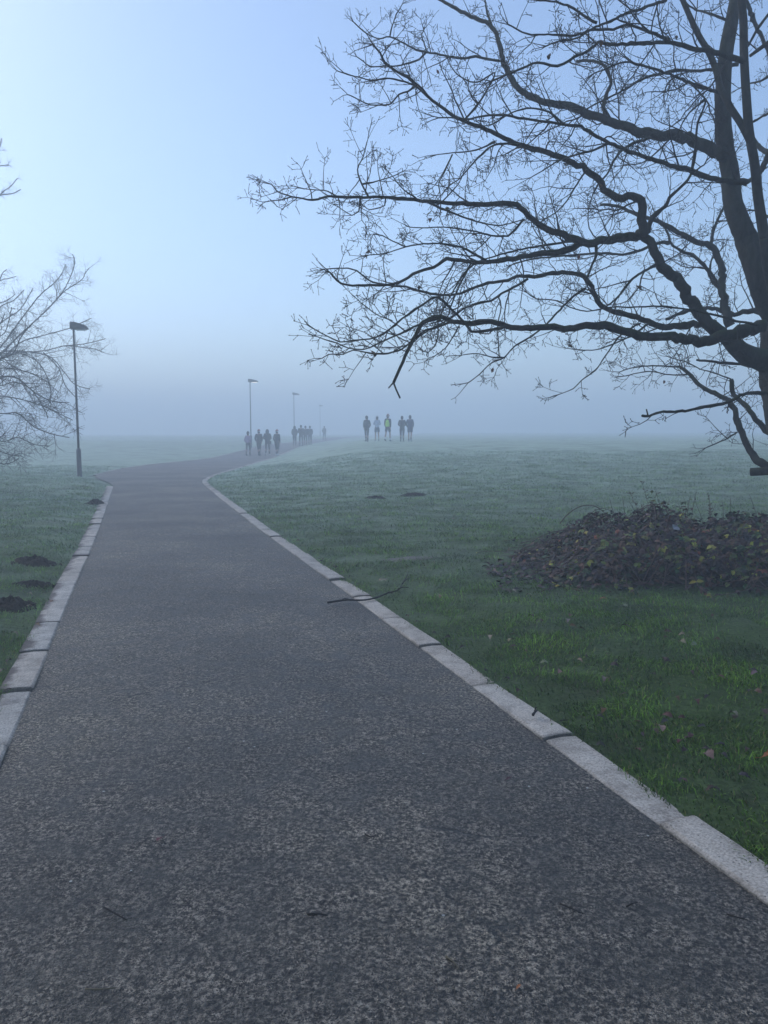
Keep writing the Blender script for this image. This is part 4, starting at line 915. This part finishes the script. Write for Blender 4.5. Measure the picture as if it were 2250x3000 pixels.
ground_stick('fallen_twig', [(1561, 2120), (1566, 2112), (1573, 2106)], .009, 'knobbly dark scrap of twig sitting on the right kerb stone', 'twig', [(1566, 2112, 1572, 2118)], 'twigs on the kerb', lift=.03)
def fallen(px, py, size, col, label, group, seed, lift=.03, curl=.25, star=False):
    rr = random.Random(seed); g = gp(px, py); mb = MB(); up = Vector((rr.uniform(-.35, .35), rr.uniform(-.45, .1), 1)); an = rr.uniform(0, 6.28)
    if star:
        for k in range(5): a = an + (k - 2) * .62; leaf_mesh(mb, Vector((0, 0, 0)), Vector((math.cos(a), math.sin(a), .12)), Vector((0, 0, 1)), size * (1 - .12 * abs(k - 2)), size * .42, rr, .1, col)
    else: leaf_mesh(mb, Vector((0, 0, 0)), Vector((math.cos(an), math.sin(an), rr.uniform(-.1, .2))), up, size, size * .62, rr, curl, col)
    o = mb.build('fallen_leaf', M['leaf']); o.location = (g[0], g[1], g[2] + lift); return tag(o, label, 'leaf', group)
BR = (.10, .055, .035); TAN = (.20, .13, .085); OR = (.26, .09, .03); PALE = (.22, .185, .13); DK = (.035, .026, .024)
GL = 'fallen leaves on the right lawn'
for i, (x, y, s, c, lab) in enumerate([
  (2062, 2232, .085, TAN, 'large tan fallen leaf in the grass left of the orange one'), (2228, 2243, .10, OR, 'bright orange curled leaf at the right edge of the near grass'),
  (1768, 2018, .07, TAN, 'tan leaf in the grass beside the darker weeds, near the kerb'), (1941, 1947, .07, BR, 'ruddy brown leaf lying flat in the middle of the lawn'),
  (1929, 2148, .075, PALE, 'pale curled leaf in a dark dip of the near grass'), (2133, 2112, .07, TAN, 'tan leaf right of the dark dip in the near grass'),
  (1112, 1713, .10, PALE, 'pale star shaped leaf near the fallen branch'), (1753, 1771, .08, OR, 'orange brown leaf just in front of the bramble thicket'),
  (1816, 1850, .09, BR, 'brown leaf pressed in the grass below the bramble thicket'), (2225, 1991, .07, TAN, 'small tan leaf by the right edge above the orange one'),
  (1902, 2160, .06, BR, 'small brown leaf beside the pale curled leaf'), (2085, 2208, .07, DK, 'blackened leaf behind the large tan one'),
  (1649, 1988, .06, PALE, 'pale narrow leaf in the grass close to the kerb'), (2236, 2100, .06, BR, 'brown leaf at the right edge level with the dark dip')]):
    fallen(x, y, s, c, lab, GL, 100 + i, .04, star='star' in lab)
rr = random.Random(55)
for i in range(30):
    x = rr.uniform(1000, 2240); y = rr.uniform(1480, 2050); g = gp(x, y)
    if near_bramble(g[0], g[1]) < 1.1 or g[0] - xr(g[1]) < .3: continue
    fallen(x, y, rr.uniform(.05, .085), PALE, 'small pale frosted leaf scattered in the right lawn', 'pale leaves scattered over the right lawn', 300 + i, .04)
for i in range(70):
    x = rr.uniform(1500, 2245); y = rr.uniform(1800, 2380); g = gp(x, y)
    if g[0] - xr(g[1]) < .26 or near_bramble(g[0], g[1]) < 1.1: continue
    fallen(x, y, rr.uniform(.04, .07), rr.choice((BR, (.075, .042, .028), DK)), 'dark withered leaf sunk in the near right grass', 'dark leaves sunk in the near grass', 400 + i, .022)
for i in range(30):
    y = rr.uniform(2.9, 13); x = float(xr(y)) + .18 + rr.uniform(0, .06); mb = MB(); r2 = random.Random(500 + i); a = r2.uniform(0, 6.28)
    leaf_mesh(mb, Vector((0, 0, 0)), Vector((math.cos(a), math.sin(a), .1)), Vector((r2.uniform(-.4, .4), -.2, 1)), r2.uniform(.03, .06), .03, r2, .3, r2.choice((DK, BR, DK)))
    o = mb.build('fallen_leaf', M['leaf']); o.location = (x, y, hz(x, y) + .04); tag(o, 'dark curled leaf caught between the right kerb and the grass', 'leaf', 'dark leaves along the right kerb')
GL2 = 'fallen leaves along the left kerb'
for i, (x, y, s, c, lab) in enumerate([(57, 1882, .08, TAN, 'tan leaf lying on the muddy outer side of the left kerb'), (18, 1985, .09, (.16, .09, .07), 'reddish curled leaf on the left kerb at the picture edge'), (34, 1955, .06, DK, 'dark shrivelled leaf just above the reddish curled one'),
   (120, 1852, .055, TAN, 'small brown leaf on the clean face of the left kerb'), (156, 1776, .06, PALE, 'pale thin leaf on the left kerb below the bright stone'), (97, 1758, .07, PALE, 'pale leaf in the left grass beside the flattened molehill'), (237, 1537, .08, PALE, 'pale leaf at the grass edge of the left kerb, farther up'), (8, 2052, .06, BR, 'brown leaf on the nearest left kerb stone'), (92, 1790, .05, PALE, 'tiny pale leaf right of the leftmost molehill'), (272, 1496, .07, BR, 'brown leaf on the left kerb just below the small molehill')]):
    fallen(x, y, s, c, lab, GL2, 600 + i, .05)
fallen(482, 2462, .05, (.12, .05, .045), 'reddish brown leaf flattened on the left half of the asphalt', 'leaves on the asphalt', 700, .016, .05)
fallen(1480, 2296, .045, (.10, .045, .04), 'dull red leaf flattened on the asphalt near the right kerb', 'leaves on the asphalt', 701, .016, .05)
fallen(1512, 2912, .022, (.30, .11, .04), 'tiny orange leaf scrap on the asphalt at the bottom', 'leaves on the asphalt', 702, .014, .05)
mb = MB(); rr = random.Random(5); vs = []
for j in range(5):
    for i in range(5): vs.append((-.035 + .017 * i + rr.uniform(-.008, .008), rr.uniform(-.03, .03), -.03 + .016 * j + rr.uniform(-.006, .006)))
mb.add(vs, [(j * 5 + i, j * 5 + i + 1, j * 5 + i + 6, j * 5 + i + 5) for j in range(4) for i in range(4)])
o = mb.build('paper_scrap', M['litter']); p = at(1980, 1545, 8.3); o.location = p; tag(o, 'crumpled white paper scrap caught on top of the bramble thicket', 'litter')

# ------------------------------------------------------------------ fog, sky, light
t = NT('haze'); v = t.n('ShaderNodeVolumePrincipled', {'Color': (.86, .93, 1.0, 1), 'Density': HAZE, 'Anisotropy': .25}); t.t.links.new(v.outputs[0], t.out.inputs['Volume'])
try: t.m.cycles.homogeneous_volume = True
except Exception: pass
mb = MB(); mb.box((0, 300, HTOP / 2 - .75), (1320, 740, HTOP + 1.5)); hb = mb.build('haze', t.m, smooth=False); hb['kind'] = 'stuff'; hb.display_type = 'WIRE'

w = bpy.data.worlds.new('World'); scene.world = w; w.use_nodes = True; nt = w.node_tree; nt.nodes.clear()
sky = nt.nodes.new('ShaderNodeTexSky'); sky.sky_type = 'NISHITA'; sky.sun_disc = False
SUN_EL, SUN_AZ = R(38), R(-58)
sky.sun_elevation = SUN_EL; sky.sun_rotation = SUN_AZ; sky.altitude = 50; sky.air_density = AIR; sky.dust_density = DUST; sky.ozone_density = OZONE
bg = nt.nodes.new('ShaderNodeBackground'); bg.inputs[1].default_value = SKYS; wo = nt.nodes.new('ShaderNodeOutputWorld')
nt.links.new(sky.outputs[0], bg.inputs[0]); nt.links.new(bg.outputs[0], wo.inputs[0])
sd = bpy.data.lights.new('sun', 'SUN'); sd.energy = SUNE; sd.angle = R(60); sd.color = (1.0, .94, .85)
so = bpy.data.objects.new('sun', sd); COL.objects.link(so)
dv = Vector((math.sin(SUN_AZ) * math.cos(R(32)), math.cos(SUN_AZ) * math.cos(R(32)), math.sin(R(32)))) if False else Vector((math.sin(SUN_AZ) * math.cos(SUN_EL), math.cos(SUN_AZ) * math.cos(SUN_EL), math.sin(SUN_EL)))
so.rotation_euler = dv.to_track_quat('Z', 'Y').to_euler()
vs_ = scene.view_settings; vs_.view_transform = 'Standard'; vs_.look = 'None'; vs_.gamma = 1; vs_.exposure = EXPO
scene.render.engine = 'CYCLES'; cy = scene.cycles
cy.max_bounces = 8; cy.diffuse_bounces = 3; cy.glossy_bounces = 2; cy.volume_bounces = 3; cy.transparent_max_bounces = 4
cy.use_denoising = True; cy.use_adaptive_sampling = False; cy.caustics_reflective = False; cy.caustics_refractive = False
try: cy.denoiser = 'OPENIMAGEDENOISE'; cy.denoising_input_passes = 'RGB_ALBEDO_NORMAL'
except Exception: pass
